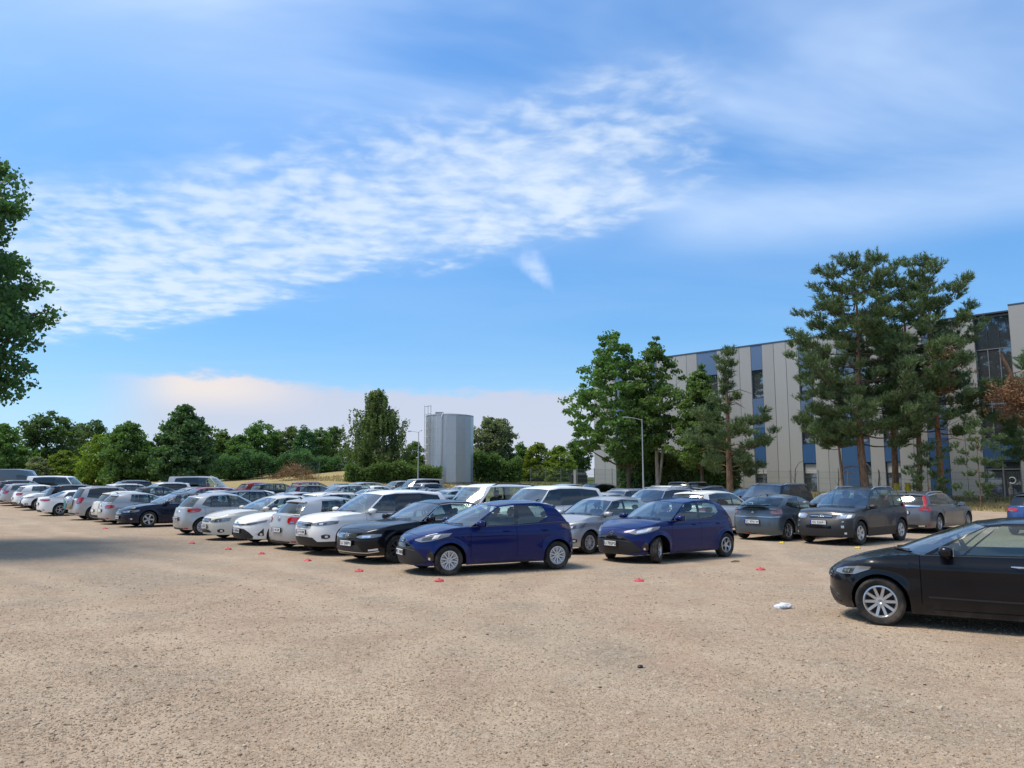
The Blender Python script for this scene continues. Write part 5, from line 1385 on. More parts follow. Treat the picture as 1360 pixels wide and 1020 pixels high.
# ------------------------------------------------------------------ car models seen in the lot
NOSE = [(.08, .16), (.20, .06), (.36, .005), (.55, 0), (.66, .035), (.75, .10), (.90, .30)]
TAIL = [(.10, .16), (.22, .06), (.40, 0), (.62, .01), (.80, .05), (1.0, .10), (1.15, .16)]
def feats(hl, grille=(.42, .56, .68), lower=(.55, .24, .40), tail=(.45, .92, .78, .96), fog=(.78, .36), hm=None, tm=None, bars=2, tailf=0.0, hlf=.045, rlow=(.75, .22, .34), gm=None):
    a0, a1, z0, z1 = hl; f = []
    w, g0, g1 = grille
    f.append(('grille', gm or GLOSS, 'f', 'c', [0, w * .7, w], [g0, g0 + .01, g0 + (g1 - g0) * .35], [g1, g1, g1 - (g1 - g0) * .1], .007))
    for k in range(bars):
        z = g0 + (g1 - g0) * (k + .7) / (bars + .4); f.append(('grille>grille_bar', CHROME, 'f', 'c', [0, w * .7, w * .92], [z - .011, z - .010, z - .007], [z + .011, z + .010, z + .007], .018, 2))
    w, g0, g1 = lower
    f.append(('air_intake', TRIM, 'f', 'c', [0, w * .75, w], [g0, g0, g0 + .01], [g1, g1 - .01, g0 + .04], .006))
    f.append(('headlight', hm or LAMP, 'f', 1, [a0, a0 + (a1 - a0) * .3, a0 + (a1 - a0) * .7, a1], [z0 + .01, z0 - .005, z0 + .01, z0 + hlf], [z0 + .045, z0 + (z1 - z0) * .75, z1, z1], .009))
    f.append(('headlight>reflector', LAMPD if hm is None else LAMPB, 'f', 1, [a0 + (a1 - a0) * .28, a0 + (a1 - a0) * .62], [z0 + .015, z0 + .02], [z0 + (z1 - z0) * .55, z0 + (z1 - z0) * .68], .013, 2))
    f.append(('headlight>lamp', LAMPB, 'f', 1, [a0 + (a1 - a0) * .36, a0 + (a1 - a0) * .50], [z0 + .025, z0 + .03], [z0 + (z1 - z0) * .48, z0 + (z1 - z0) * .55], .018, 2))
    if fog:
        a, z = fog; f.append(('fog_recess', TRIM, 'f', 1, [a - .12, a, a + .10], [z - .05, z - .06, z - .03], [z + .03, z + .06, z + .04], .006, 2)); f.append(('fog_recess>fog_lamp', WHITEL, 'f', 1, [a - .02, a + .05], [z - .03, z - .025], [z + .025, z + .03], .014, 2))
    a0, a1, z0, z1 = tail
    f.append(('tail_light', tm or RED, 'r', 1, [a0, a0 + (a1 - a0) * .08, a0 + (a1 - a0) * .3, a0 + (a1 - a0) * .7, a0 + (a1 - a0) * .93, a1], [z0 + (z1 - z0) * .35, z0 + tailf + (z1 - z0) * .12, z0 + tailf * .7, z0, z0 + (z1 - z0) * .10, z0 + (z1 - z0) * .4], [z0 + (z1 - z0) * .65, z1 - (z1 - z0) * .12, z1, z1, z1 - (z1 - z0) * .08, z1 - (z1 - z0) * .2], .012))
    f.append(('tail_light>lens', LAMP, 'r', 1, [a0 + (a1 - a0) * .3, a0 + (a1 - a0) * .62], [z0 + (z1 - z0) * .15, z0 + (z1 - z0) * .15], [z0 + (z1 - z0) * .34, z0 + (z1 - z0) * .34], .016, 2))
    w, g0, g1 = rlow
    f.append(('rear_apron', TRIM, 'r', 'c', [0, w * .8, w], [g0, g0, g0 + .02], [g1, g1, g0 + .06], .006))
    f.append(('rear_reflector', RED, 'r', 1, [w + .05, w + .2], [g1 - .02, g1 - .02], [g1 + .02, g1 + .02], .009, 2))
    return f
def base(kind, L, W, H, wb, fo, R_, cowl, hoodz, cowlz, beltz, rearz, **k):
    d = dict(kind=kind, L=L, W=W, H=H, wb=wb, fo=fo, R=R_, cowl=cowl, apil=cowl + .27, rfront=cowl + .92, ra=cowl + 1.0, rw=W / 2 * .735,
             nose=NOSE, tail=TAIL, top=[(0, hoodz - .06), (.10, hoodz), (.42, hoodz + (cowlz - hoodz) * .5), (cowl, cowlz), (cowl + .3, beltz), (L * .6, beltz + .01), (L * .86, rearz), (L, rearz - .03)], emblem=[])
    d.update(k); return d
def side(d, B, C, kind, C2=None, roof_off=.05, wz=None):
    a = d['apil'] + .09; r = d['ra'] + .03
    s_ = [(a, r, 'front_side_window'), (B, B + roof_off, 'black'), (B + .10, B + .08 + roof_off, 'rear_side_window')]
    if kind == 'hatch': s_ += [(C, C - .10, 'roof', (.16, .88))]
    elif kind == 'sedan': s_ += [(C, C - .34, 'roof', (.10, .86))]
    else: s_ += [(C, C - .06, 'black'), (C + .07, C + .01, 'quarter_window'), (C2, C2 - .17, 'roof', (.14, .88))]
    return s_
def hatch(kind, L, W, H, wb, fo, R_, cowl, hoodz, cowlz, beltz, rearz, **k):
    d = base(kind, L, W, H, wb, fo, R_, cowl, hoodz, cowlz, beltz, rearz)
    B = fo + wb * .585; C = fo + wb * .93
    d.update(rrear=L - .50, rrs=L - .64, rbase=L - .13, rside=L - .30, doors=[fo + .47, B + .05, C + .10])
    d['roof'] = [(d['rfront'], H - .085), (d['rfront'] + .5, H - .008), (d['rfront'] + .95, H), (L - .5, H - .10)]
    d['side'] = side(d, B, C, 'hatch'); d.update(spoiler=.12); d.update(k); return Car(**d)
def sedan(kind, L, W, H, wb, fo, R_, cowl, hoodz, cowlz, beltz, rearz, boot=.62, **k):
    d = base(kind, L, W, H, wb, fo, R_, cowl, hoodz, cowlz, beltz, rearz)
    B = fo + wb * .56; C = fo + wb * .96
    d.update(rrear=L - boot - .72, rrs=L - boot - .82, rbase=L - boot + .05, rside=L - boot - .12, doors=[fo + .50, B + .05, C - .02], crown=.055)
    d['roof'] = [(d['rfront'], H - .075), (d['rfront'] + .5, H - .006), (d['rfront'] + .85, H), (d['rrear'], H - .085)]
    d['side'] = side(d, B, C, 'sedan'); d['tail'] = [(.10, .14), (.22, .06), (.40, 0), (.70, .01), (.9, .03), (1.05, .07)]; d['top'] = d['top'][:-2] + [(L * .82, rearz), (L, rearz - .01)]; d.update(k); return Car(**d)
def suv(kind, L, W, H, wb, fo, R_, cowl, hoodz, cowlz, beltz, rearz, **k):
    d = base(kind, L, W, H, wb, fo, R_, cowl, hoodz, cowlz, beltz, rearz)
    B = fo + wb * .56; C = fo + wb * .90; C2 = L - .52
    d.update(rrear=L - .40, rrs=L - .50, rbase=L - .10, rside=L - .22, doors=[fo + .52, B + .05, C + .08], clr=.24, trim=2, rails=(d['rfront'] + .25, L - .7), spoiler=.10, rw=W / 2 * .745)
    d['roof'] = [(d['rfront'], H - .085), (d['rfront'] + .5, H - .012), (d['rfront'] + 1.1, H), (L - .4, H - .07)]
    d['side'] = side(d, B, C, 'suv', C2); d.update(k); return Car(**d)
S_PAIR5 = (5, 'pair', ALLOY); S_Y5 = (5, 'y', ALLOY)
# small blue hatchback (two in the photograph)
def yaris_extra(s):
    b = MB()
    for sg in (1, -1): pass
    s.part('exhaust', (lambda m: (m.tube([(s.xF - s.L + .25, -.45, .2), (s.xF - s.L + .02, -.45, .2)], .025, 8), m.mesh('exhaust', CHROME, 50))[1])(b), lod=2)
def small_blue(plate, wheel, hl_bright):
    Fx = [('grille', TRIM, 'f', 'c', [0, .30, .52, .70, .80], [.205, .21, .22, .24, .27], [.665, .655, .57, .42, .33], .007),
          ('grille>grille_bar', mat('bar_grey', (.05, .05, .055), .4), 'f', 'c', [0, .30, .56], [.525, .52, .49], [.55, .545, .51], .013),
          ('grille>upper_grille', GLOSS, 'f', 'c', [0, .25, .45], [.555, .555, .56], [.645, .638, .59], .011, 2),
          ('bumper_blade', 'paint', 'f', 1, [.50, .70, .86, .97], [.215, .215, .22, .24], [.235, .265, .285, .26], .020),
          ('air_slot', GLOSS, 'f', 1, [.82, .90, .97], [.33, .30, .32], [.40, .50, .47], .006),
          ('fog_lamp', LAMPB, 'f', 1, [.855, .87, .89, .905], [.335, .318, .318, .335], [.355, .372, .372, .355], .013),
          ('headlight', LAMP, 'f', 1, [.48, .66, .90, 1.16], [.705, .675, .705, .790], [.725, .775, .845, .855], .009),
          ('headlight>reflector', LAMPB if hl_bright else LAMPD, 'f', 1, [.66, .86], [.70, .725], [.76, .80], .013),
          ('headlight>lamp', WHITEL, 'f', 1, [.86, .96], [.735, .76], [.815, .83], .018),
          ('tail_light', REDD, 'r', 1, [.50, .75, 1.02], [.86, .83, .90], [.97, .98, .98], .014),
          ('tail_band', GLOSS, 'r', 'c', [0, .5], [.86, .86], [.95, .95], .010),
          ('rear_apron', TRIM, 'r', 'c', [0, .7, .95], [.21, .21, .24], [.36, .36, .30], .006),
          ('sill', TRIM, 'm', 1, [1.42, 2.75], [.205, .205], [.235, .235], .016)]
    return hatch('parked_car', 3.94, 1.745, 1.50, 2.55, .76, .305, .98, .79, .955, .965, 1.02, n=2.45, cf=.82, clr=.20,
        feats=Fx, plate=(.455, .42, plate), rplate=(.62, .42, ''), wheel=wheel, emblem=[('f', .705, 'oval', .062)], extra=yaris_extra, flare=.034, crease=.012,
        side=[(1.33, 2.02, 'front_side_window'), (2.26, 2.33, 'black'), (2.37, 2.42, 'rear_side_window'), (2.88, 2.82, 'rear_side_window', (.07, .92)), (3.16, 2.98, 'roof', (.30, .80))], handlez=.87, seatmat=SEAT)
MODELS['blue_a'] = small_blue('WZ 4205F', (10, 'cover', HUBCAP), False)
MODELS['blue_b'] = small_blue('LU 705MX', (5, 'y', ALLOY), True)
MODELS['passat'] = sedan('parked_car', 4.77, 1.83, 1.46, 2.79, .88, .33, 1.28, .76, .93, .945, 1.0, n=2.9, cf=.70, chrome='dlo', wheel=(10, 'single', ALLOYD), rimf=.70,
    feats=feats((.40, 1.02, .60, .70), (.42, .58, .70), (.62, .24, .44), (.45, .98, .78, .92), None, LAMP, None, 4, hlf=.05) + [('bumper_trim', CHROME, 'f', 'c', [0, .7, .98], [.255, .255, .29], [.275, .275, .315], .014), ('daylight_lamp', WHITEL, 'f', 1, [.74, .96], [.31, .33], [.345, .375], .014)],
    plate=(.47, .52, 'LU 20EPV'), emblem=[('f', .64, 'ring', .065)])
MODELS['crv'] = suv('parked_car', 4.57, 1.82, 1.68, 2.62, .90, .35, 1.10, .93, 1.05, 1.06, 1.12, trim=2, wheel=(5, 'pair', ALLOYD), rails=None, handles=2, chrome='dlo', privacy=True,
    feats=feats((.40, 1.12, .78, .90), (.42, .72, .86), (.62, .30, .48), (.62, .98, 1.0, 1.40), (.86, .50), bars=3), plate=(.60, .50, 'LU 913FR'), rplate=(.85, .52, ''), emblem=[('f', .79, 'h', .05)],
    nose=[(.1, .22), (.24, .12), (.42, .03), (.6, 0), (.78, .02), (.88, .09), (1.0, .22)])
MODELS['golf'] = hatch('parked_car', 4.2, 1.76, 1.48, 2.58, .87, .315, 1.08, .76, .94, .945, .99, n=3.0, cr=.48, wheel=S_PAIR5, feats=feats((.45, 1.0, .62, .76), (.45, .56, .66), tail=(.50, .92, .74, .93), rlow=(.62, .2, .25)), rplate=(.56, .52, 'LU 4137K'), plate=(.46, .5, ''), emblem=[('r', .86, 'ring', .055), ('f', .62, 'ring', .055)])
MODELS['corolla'] = sedan('parked_car', 4.63, 1.78, 1.435, 2.70, .93, .32, 1.22, .73, .92, .93, .99, n=2.5, cf=.8, feats=[('grille', TRIM, 'f', 'c', [0, .40, .60, .72], [.20, .20, .205, .22], [.52, .50, .40, .28], .007), ('upper_grille', GLOSS, 'f', 'c', [0, .40], [.60, .61], [.64, .645], .008),
    ('headlight', LAMP, 'f', 1, [.40, .65, 1.05], [.605, .615, .70], [.645, .70, .765], .009), ('headlight>reflector', LAMPD, 'f', 1, [.5, .8], [.62, .65], [.65, .69], .014), ('fog_trim', GLOSS, 'f', 1, [.86, .98, 1.04], [.30, .27, .32], [.36, .46, .52], .007), ('fog_trim>fog_lamp', WHITEL, 'f', 1, [.93, .99], [.31, .31], [.37, .37], .014, 2), ('bumper_blade', 'paint', 'f', 1, [.70, .9, 1.05], [.2, .2, .22], [.27, .30, .28], .018)] + feats((.4, 1.0, .6, .7))[-5:], plate=(.44, .48, 'LU 870SA'), emblem=[('f', .665, 'oval', .06)], wheel=(5, 'pair', ALLOY))
MODELS['epica'] = sedan('parked_car', 4.80, 1.81, 1.45, 2.70, .95, .325, 1.22, .76, .94, .945, 1.02, n=2.4, cf=.85, feats=feats((.36, 1.02, .60, .75), (.34, .60, .72), (.40, .26, .36), fog=(.78, .33), bars=1), plate=(.46, .5, 'LU 7721C'), emblem=[('f', .66, 'bow', .07)], wheel=(7, 'pair', ALLOY))
MODELS['c3'] = hatch('parked_car', 3.94, 1.73, 1.52, 2.47, .80, .305, .95, .80, .955, .965, .98, n=2.3, cr=.72, wheel=(10, 'cover', HUBCAP), feats=feats((.45, 1.1, .66, .80), tail=(.62, 1.08, .82, .96), rlow=(.5, .2, .25)), rplate=(.58, .50, 'LU 5502M'), spoiler=.06, crown=.075, emblem=[('r', .82, 'chevron', .06)],
    side=[(1.31, 1.98, 'front_side_window'), (2.22, 2.30, 'black'), (2.33, 2.40, 'rear_side_window'), (2.95, 2.92, 'black'), (3.0, 2.97, 'quarter_window'), (3.38, 3.05, 'roof', (.22, .80))], roof=[(1.87, 1.435), (2.3, 1.512), (2.6, 1.52), (3.44, 1.38)])
MODELS['p508'] = sedan('parked_car', 4.79, 1.85, 1.46, 2.82, .98, .335, 1.22, .76, .94, .955, 1.0, n=2.4, cf=.85, chrome='dlo', feats=feats((.42, 1.12, .62, .74), (.40, .50, .68), (.7, .24, .38), bars=1, fog=(.85, .36)), plate=(.42, .5, 'LU 331KP'), emblem=[('f', .72, 'disc', .05)], wheel=(5, 'wide', ALLOY), rimf=.69)
MODELS['bmw1'] = hatch('parked_car', 4.24, 1.75, 1.43, 2.66, .74, .32, 1.20, .76, .92, .93, .97, n=2.8, cr=.5, feats=feats((.4, 1.0, .6, .72), tail=(.52, .98, .72, .88), rlow=(.6, .2, .28)), rplate=(.62, .5, ''), plate=(.42, .5, ''), emblem=[('r', .84, 'disc', .04)], wheel=S_PAIR5, chrome='dlo')
MODELS['cream_hatch'] = hatch('parked_car', 4.05, 1.72, 1.47, 2.50, .80, .305, 1.0, .78, .93, .94, .96, cr=.5, feats=feats((.45, 1.0, .62, .76), tail=(.58, .95, .76, .90)), rplate=(.55, .5, ''), plate=(.42, .5, ''), wheel=(10, 'cover', HUBCAP))
def spare(s):
    M = Matrix.Translation((s.xF - s.L - .10, .05, .86)) @ Matrix.Rotation(R(-90), 4, 'Z') @ Matrix.Scale(-1, 4, (0, 1, 0))
    b = MB(); b.lathe([(.001, .12), (.25, .125), (.31, .10), (.335, .03), (.335, -.12), (.29, -.13), (.001, -.13)], 32, M=Matrix.Translation((s.xF - s.L - .10, .05, .86)) @ Matrix.Rotation(R(90), 4, 'Z'))
    i = s.part('spare_wheel_cover', b.mesh('spare_wheel_cover', ALLOY, 45))
    b = MB(); n = 14; vs = []; x = s.xF - s.L - .10 - .128
    for k in range(n + 1):
        a = math.pi + math.pi * k / n; vs.append((x, .05 + .285 * math.cos(a), .86 - .03 + .285 * math.sin(a) * .95))
    b.add(vs, [tuple(range(n + 1))]); b.add([(x, .05 - .25, .86 - .03), (x, .05 + .25, .86 - .03), (x - .001, .05 + .18, 1.04), (x - .001, .05 - .1, .93)], [(0, 1, 2, 3)]); s.part('cover_print', b.mesh('cover_print', TEAL, 0), parent=i)
MODELS['vitara'] = suv('parked_car', 4.35, 1.81, 1.69, 2.64, .82, .34, 1.12, .92, 1.03, 1.04, 1.06, trim=0, feats=feats((.42, 1.0, .76, .9), (.45, .70, .84), tail=(.64, .96, .82, 1.14), rlow=(.7, .28, .36)), wheel=S_PAIR5, extra=spare, privacy=True, cr=.42, spoiler=.05)
MODELS['lexus'] = sedan('parked_car', 4.68, 1.81, 1.43, 2.80, .92, .335, 1.25, .72, .90, .93, 1.0, boot=.5, feats=feats((.42, 1.05, .58, .70), (.40, .25, .64), tail=(.30, 1.02, .80, .92), rlow=(.6, .2, .32), tailf=.05), rplate=(.66, .5, ''), wheel=S_Y5, cr=.7)
MODELS['dark_suv'] = suv('parked_car', 4.6, 1.87, 1.66, 2.70, .9, .35, 1.12, .92, 1.03, 1.06, 1.10, feats=feats((.42, 1.0, .78, .9), (.45, .62, .82), tail=(.42, .95, .92, 1.02), rlow=(.7, .26, .4)), privacy=True, rplate=(.72, .5, ''), wheel=S_Y5)
MODELS['crossover'] = suv('parked_car', 4.38, 1.80, 1.57, 2.65, .86, .335, 1.05, .86, .99, 1.0, 1.05, feats=feats((.42, 1.05, .72, .84), (.42, .58, .78), (.6, .28, .42), tail=(.55, .98, .88, 1.0)), privacy=False, rplate=(.66, .5, ''), plate=(.50, .5, ''), wheel=S_PAIR5, rails=None, trim=1)
MODELS['old_suv'] = suv('parked_car', 4.33, 1.83, 1.73, 2.63, .84, .355, 1.05, .93, 1.05, 1.055, 1.09, n=2.9, cf=.62, trim=3, wheel=(5, 'wide', ALLOY), rimf=.62, mirmat=TRIM, railmat=ALLOY, handlez=.96,
    feats=[('bumper', TRIM, 'f', 'c', [0, .75, .95, 1.03], [.27, .28, .30, .36], [.76, .76, .74, .70], .012), ('grille', GLOSS, 'f', 'c', [0, .36], [.80, .80], [.895, .89], .010), ('grille>grille_bar', CHROME, 'f', 'c', [0, .34], [.835, .835], [.862, .862], .022),
           ('headlight', LAMP, 'f', 1, [.48, .60, .85, .98], [.785, .77, .78, .82], [.88, .925, .95, .93], .012), ('headlight>reflector', LAMPB, 'f', 1, [.58, .74], [.81, .815], [.89, .90], .018), ('headlight>lamp', WHITEL, 'f', 1, [.76, .88], [.80, .82], [.90, .90], .018), ('bumper>fog_lamp', LAMPB, 'f', 1, [.68, .76], [.515, .515], [.585, .585], .020),
           ('bumper>turn_lamp', LAMP, 'f', 1, [.68, .74], [.675, .675], [.72, .72], .020), ('bumper>air_intake', GLOSS, 'f', 'c', [0, .40], [.49, .49], [.59, .58], .016)] + feats((.4, 1, .7, .8), tail=(.6, .98, .90, 1.2))[-5:], plate=(.665, .50, 'GS 25691'), emblem=[('f', .848, 'slant_h', .07)])
def coupe_extra(s):
    b = MB(); w = s.rw * .8
    p0 = s.xF - s.L + .12
    b.box(p0 - .14, p0 + .10, -w, w, 1.10, 1.135, 0, .012); s.part('tail_wing', b.mesh('tail_wing', GLOSS, 40))
MODELS['coupe'] = hatch('parked_car', 4.27, 1.77, 1.46, 2.61, .90, .325, 1.10, .74, .93, .95, 1.04, n=2.4, cr=.55, doors=[1.38, 2.62], wheel=(5, 'y', ALLOY), rimf=.70, spoiler=0, feats=feats((.42, 1.05, .62, .74), tail=(.60, 1.0, .84, 1.0), rlow=(.1, .2, .22), tm=mat('tail_clear', (.22, .10, .10), .15, .2, 1.0)) + [('rear_trim', CHROME, 'r', 'c', [0, .7, .95], [.745, .745, .76], [.765, .765, .78], .012)],
    rplate=(.60, .52, 'SC 9701W'), emblem=[('r', .88, 'chevron', .055)], extra=coupe_extra, rwin=(.04, .95), rrear=3.45, rrs=3.3, rbase=4.18, rside=3.98,
    side=[(1.46, 2.12, 'front_side_window'), (2.55, 2.60, 'black'), (2.62, 2.66, 'rear_side_window'), (3.62, 3.08, 'roof', (.22, .82))], roof=[(2.02, 1.385), (2.45, 1.452), (2.7, 1.46), (3.45, 1.38)])
MODELS['estate'] = suv('parked_car', 4.94, 1.88, 1.475, 2.94, .93, .34, 1.35, .76, .925, .94, .98, clr=.19, trim=0, n=2.7, cr=.5, wheel=(5, 'pair', ALLOY), chrome='dlo', feats=feats((.45, 1.05, .62, .72), (.42, .48, .68), tail=(.58, 1.05, .80, .93), rlow=(.8, .2, .30)) + [('tail_light', RED, 'r', 1, [.72, .82], [.92, .92], [.96, .96], .013), ('boot_trim', CHROME, 'r', 'c', [0, .62], [.935, .935], [.975, .975], .02), ('exhaust', CHROME, 'r', 1, [.55, .75], [.23, .23], [.29, .29], .012)], rplate=(.74, .52, ''), spoiler=.10, crown=.05)
MODELS['estate'].pillar_light = True
def pillar_lamps(s):
    for sg in (1, -1):
        cs = [i for i, c in enumerate(s.colsG) if c['kind'] == 'rear_window'][0]; g = s.G[cs]; b = MB()
        vs = []
        for j in (1, 2, 3, 4, 5, 6):
            p = g[j]; vs += [(p.x - .012, (p.y + .012) * sg, p.z), (p.x + .09 - .03 * j / 6, (p.y + .030) * sg, p.z + .005), (p.x - .03, (p.y - .075) * sg, p.z)]
        fs = []
        for k in range(5): a = k * 3; fs += [(a, a + 1, a + 4, a + 3), (a, a + 3, a + 5, a + 2)]
        b.add(vs, fs); s.part('pillar_lamp', b.mesh('pillar_lamp', RED, 60))
MODELS['estate'].extra = pillar_lamps
MODELS['aveo'] = hatch('parked_car', 3.92, 1.68, 1.50, 2.48, .80, .30, .98, .80, .96, .965, .99, n=2.5, feats=feats((.40, 1.05, .66, .82), (.40, .58, .74), (.5, .26, .40), bars=1), plate=(.46, .5, ''), emblem=[('f', .66, 'bow', .06)], wheel=(7, 'pair', HUBCAP))
MODELS['big_suv'] = suv('parked_car', 5.1, 1.92, 1.79, 3.04, .92, .39, 1.30, 1.02, 1.13, 1.13, 1.17, n=2.9, clr=.28, feats=feats((.45, 1.1, .84, .97), (.45, .80, .95), (.7, .34, .5)), plate=(.62, .5, ''), wheel=S_Y5, trim=0, privacy=True, rails=None)
MODELS['mpv'] = suv('parked_car', 4.38, 1.75, 1.84, 2.81, .78, .31, .92, .95, 1.07, 1.08, 1.10, n=2.8, trim=0, clr=.2, apil=1.22, rfront=1.62, ra=1.75, rw=.70, rails=(2.0, 4.0), railmat=TRIM, feats=feats((.42, 1.0, .72, .90), (.40, .62, .80)), plate=(.5, .5, ''), wheel=(10, 'cover', HUBCAP),
    roof=[(1.62, 1.755), (2.0, 1.83), (2.6, 1.84), (3.98, 1.79)])
MODELS['boxy_suv'] = suv('parked_car', 4.6, 1.95, 1.85, 2.74, .82, .38, 1.15, 1.02, 1.12, 1.13, 1.15, n=3.4, cf=.5, cr=.4, feats=feats((.5, .95, .82, .96), (.48, .80, .94)), plate=(.62, .5, ''), rw=.76, rails=(2.2, 4.2), apil=1.36, rfront=1.85, ra=1.95, privacy=True, roof=[(1.85, 1.70), (2.3, 1.77), (3.0, 1.78), (4.2, 1.75)])
MODELS['minibus'] = suv('parked_van', 4.9, 1.90, 1.97, 3.0, .92, .33, .88, 1.0, 1.14, 1.15, 1.16, n=3.0, trim=0, clr=.22, cr=.3, apil=1.2, rfront=1.70, ra=1.8, rw=.78, rails=None, roof=[(1.70, 1.88), (2.1, 1.955), (3.0, 1.97), (4.5, 1.94)], feats=feats((.5, .95, .74, .94), (.45, .76, .9)), rrear=4.74, rrs=4.70, rbase=4.84, rside=4.76, privacy=True, spoiler=0, wheel=(10, 'cover', HUBCAP))
MODELS['panel_van'] = suv('parked_van', 5.9, 2.0, 2.55, 3.6, 1.0, .35, .95, 1.1, 1.30, 1.30, 1.30, n=3.2, trim=1, clr=.25, cr=.25, apil=1.3, rfront=1.75, ra=1.9, rw=.86, rails=None, spoiler=0, antenna=False, roof=[(1.75, 2.38), (2.2, 2.53), (3.2, 2.55), (5.6, 2.53)], rrear=5.80, rrs=5.78, rbase=5.86, rside=5.82, feats=feats((.5, .95, .82, 1.04), (.45, .84, 1.0)),
    side=[(1.40, 1.95, 'front_side_window', (.05, .62)), (2.45, 2.48, 'roof', (.05, .62)), (2.6, 2.6, 'roof', (.05, .62)), (5.7, 5.7, 'roof')], doors=[1.45, 2.55], seats=1, wheel=(10, 'cover', HUBCAP))
MODELS['gen_hatch'] = hatch('parked_car', 4.15, 1.76, 1.48, 2.58, .84, .315, 1.06, .77, .94, .95, .99, feats=feats((.42, 1.05, .62, .76), tail=(.52, .98, .78, .94)), plate=(.44, .5, ''), rplate=(.58, .5, ''))
MODELS['gen_sedan'] = sedan('parked_car', 4.65, 1.80, 1.45, 2.70, .92, .325, 1.24, .75, .93, .94, 1.0, feats=feats((.42, 1.05, .60, .73), tail=(.45, .98, .78, .92)), plate=(.44, .5, ''), rplate=(.62, .5, ''))
MODELS['gen_estate'] = suv('parked_car', 4.70, 1.80, 1.49, 2.72, .92, .325, 1.26, .76, .935, .945, .98, clr=.19, trim=0, feats=feats((.42, 1.05, .61, .74), tail=(.58, .98, .78, 1.0)), plate=(.44, .5, ''), rplate=(.7, .5, ''))
MODELS['gen_suv'] = suv('parked_car', 4.5, 1.84, 1.66, 2.67, .88, .35, 1.10, .92, 1.04, 1.05, 1.10, feats=feats((.42, 1.05, .76, .89), tail=(.55, .98, .92, 1.08)), plate=(.56, .5, ''), rplate=(.75, .5, ''), privacy=True)
MODELS['gen_mpv'] = suv('parked_car', 4.5, 1.83, 1.64, 2.75, .86, .325, 1.0, .84, .99, 1.0, 1.04, clr=.2, trim=0, rails=None, feats=feats((.42, 1.08, .68, .84), tail=(.6, .98, .86, 1.2)), plate=(.48, .5, ''), rplate=(.7, .5, ''))
MODELS['blue_rear'] = hatch('parked_car', 4.3, 1.82, 1.50, 2.67, .85, .33, 1.12, .78, .95, .97, 1.02, roofmat=GLOSS, spoilmat=GLOSS, feats=feats((.42, 1.05, .62, .76), tail=(.45, .98, .80, .93), rlow=(.75, .2, .42)), rplate=(.72, .52, 'LU 6T940'), emblem=[('r', .90, 'disc', .05)], privacy=True)
def civic_extra(s):
    b = MB()
    for sg in (1, -1):
        p, n = s.surf(s.seamz * sg, .60, 'm')
MODELS['civic'] = sedan('parked_car', 4.35, 1.755, 1.435, 2.67, .72, .31, .85, .74, .93, .945, 1.02, boot=.55, n=2.35, cf=.85, clr=.185, wheel=(10, 'single', ALLOY), rimf=.70, tw=.205,
    apil=1.25, rfront=1.91, ra=2.03, chrome='handles', feats=feats((.55, 1.08, .64, .765), (.45, .56, .66), (.6, .22, .40), (.45, .98, .80, .95), fog=None, hlf=.085) + [('sill', 'paint', 'm', 1, [1.35, 2.2, 2.95], [.195, .19, .195], [.25, .255, .25], .022), ('door_moulding', TRIM, 'm', 1, [1.30, 2.2, 2.9], [.405, .40, .41], [.425, .42, .43], .006)], crease=.020, seatmat=SEATL, handlez=.845, mirror=1.55, seatm=2.5,
    top=[(0, .66), (.12, .745), (.40, .835), (.85, .910), (1.25, .940), (2.3, .955), (3.3, .985), (3.9, 1.02), (4.45, 1.0)],
    side=[(1.33, 2.05, 'quarter_window', (.05, .93)), (1.69, 2.17, 'black'), (1.725, 2.195, 'front_side_window'), (2.51, 2.55, 'black'), (2.62, 2.64, 'rear_side_window'), (3.36, 3.02, 'roof', (.12, .86))], doors=[1.22, 2.56, 3.31],
    roof=[(1.91, 1.37), (2.4, 1.43), (2.75, 1.435), (3.18, 1.37)])

# ------------------------------------------------------------------ cars where they stand
REARS = set()
def row_car(model, u, colour, label, rear=False, a=10.4, lod=2, group='cars parked in rows on the gravel lot', off=0, tw=0, **k):
    """a car in a row; a = grid line of the axle that faces the camera side, u = place along the row"""
    c = MODELS[model]; A = a + c.wb / 2 + off
    x, y = AU(A, u); return place_car(model, x, y, (41.8 if rear else 221.8) + tw, colour, label, group, lod, **k)
def at_wheel(model, wx, wy, heading, colour, label, side_, front, **k):
    """place a car so that one wheel stands at (wx, wy)"""
    c = MODELS[model]; h = R(heading); f = np.array((math.cos(h), math.sin(h))); l = np.array((-math.sin(h), math.cos(h)))
    p = np.array((wx, wy)) - f * (c.wb / 2 if front else -c.wb / 2) - l * side_ * (c.hw - c.tw / 2)
    return place_car(model, p[0], p[1], heading, colour, label, 'cars parked in rows on the gravel lot', **k)
at_wheel('blue_a', -1.31, 16.1, 206.6, 'blue', 'deep blue hatchback at the near end of the front row, seen almost side-on', 1, True)
at_wheel('blue_b', 3.42, 18.5, 217.5, 'blue', 'deep blue hatchback with its front wheels turned, beside the small silver hatchback', 1, True, steer=30)
row_car('passat', 16.4, 'black', 'black saloon with a chrome grille next to the side-on blue hatchback', off=-.1)
row_car('crv', 18.95, 'white', 'white off-roader with a black lower bumper next to the black saloon', off=.05)
row_car('golf', 20.85, 'silver', 'silver hatchback backed in with round red tail lights, left of the white off-roader', True, off=.1)
row_car('corolla', 23.2, 'white', 'bright white saloon with a wide black grille mouth in the front row', off=.1)
row_car('epica', 25.8, 'ivory', 'ivory saloon with big clear headlights and a small oval grille in the front row', off=.1)
row_car('c3', 29.1, 'silver', 'rounded silver hatchback backed in with a domed roof, right of the dark blue saloon', True, off=.0)
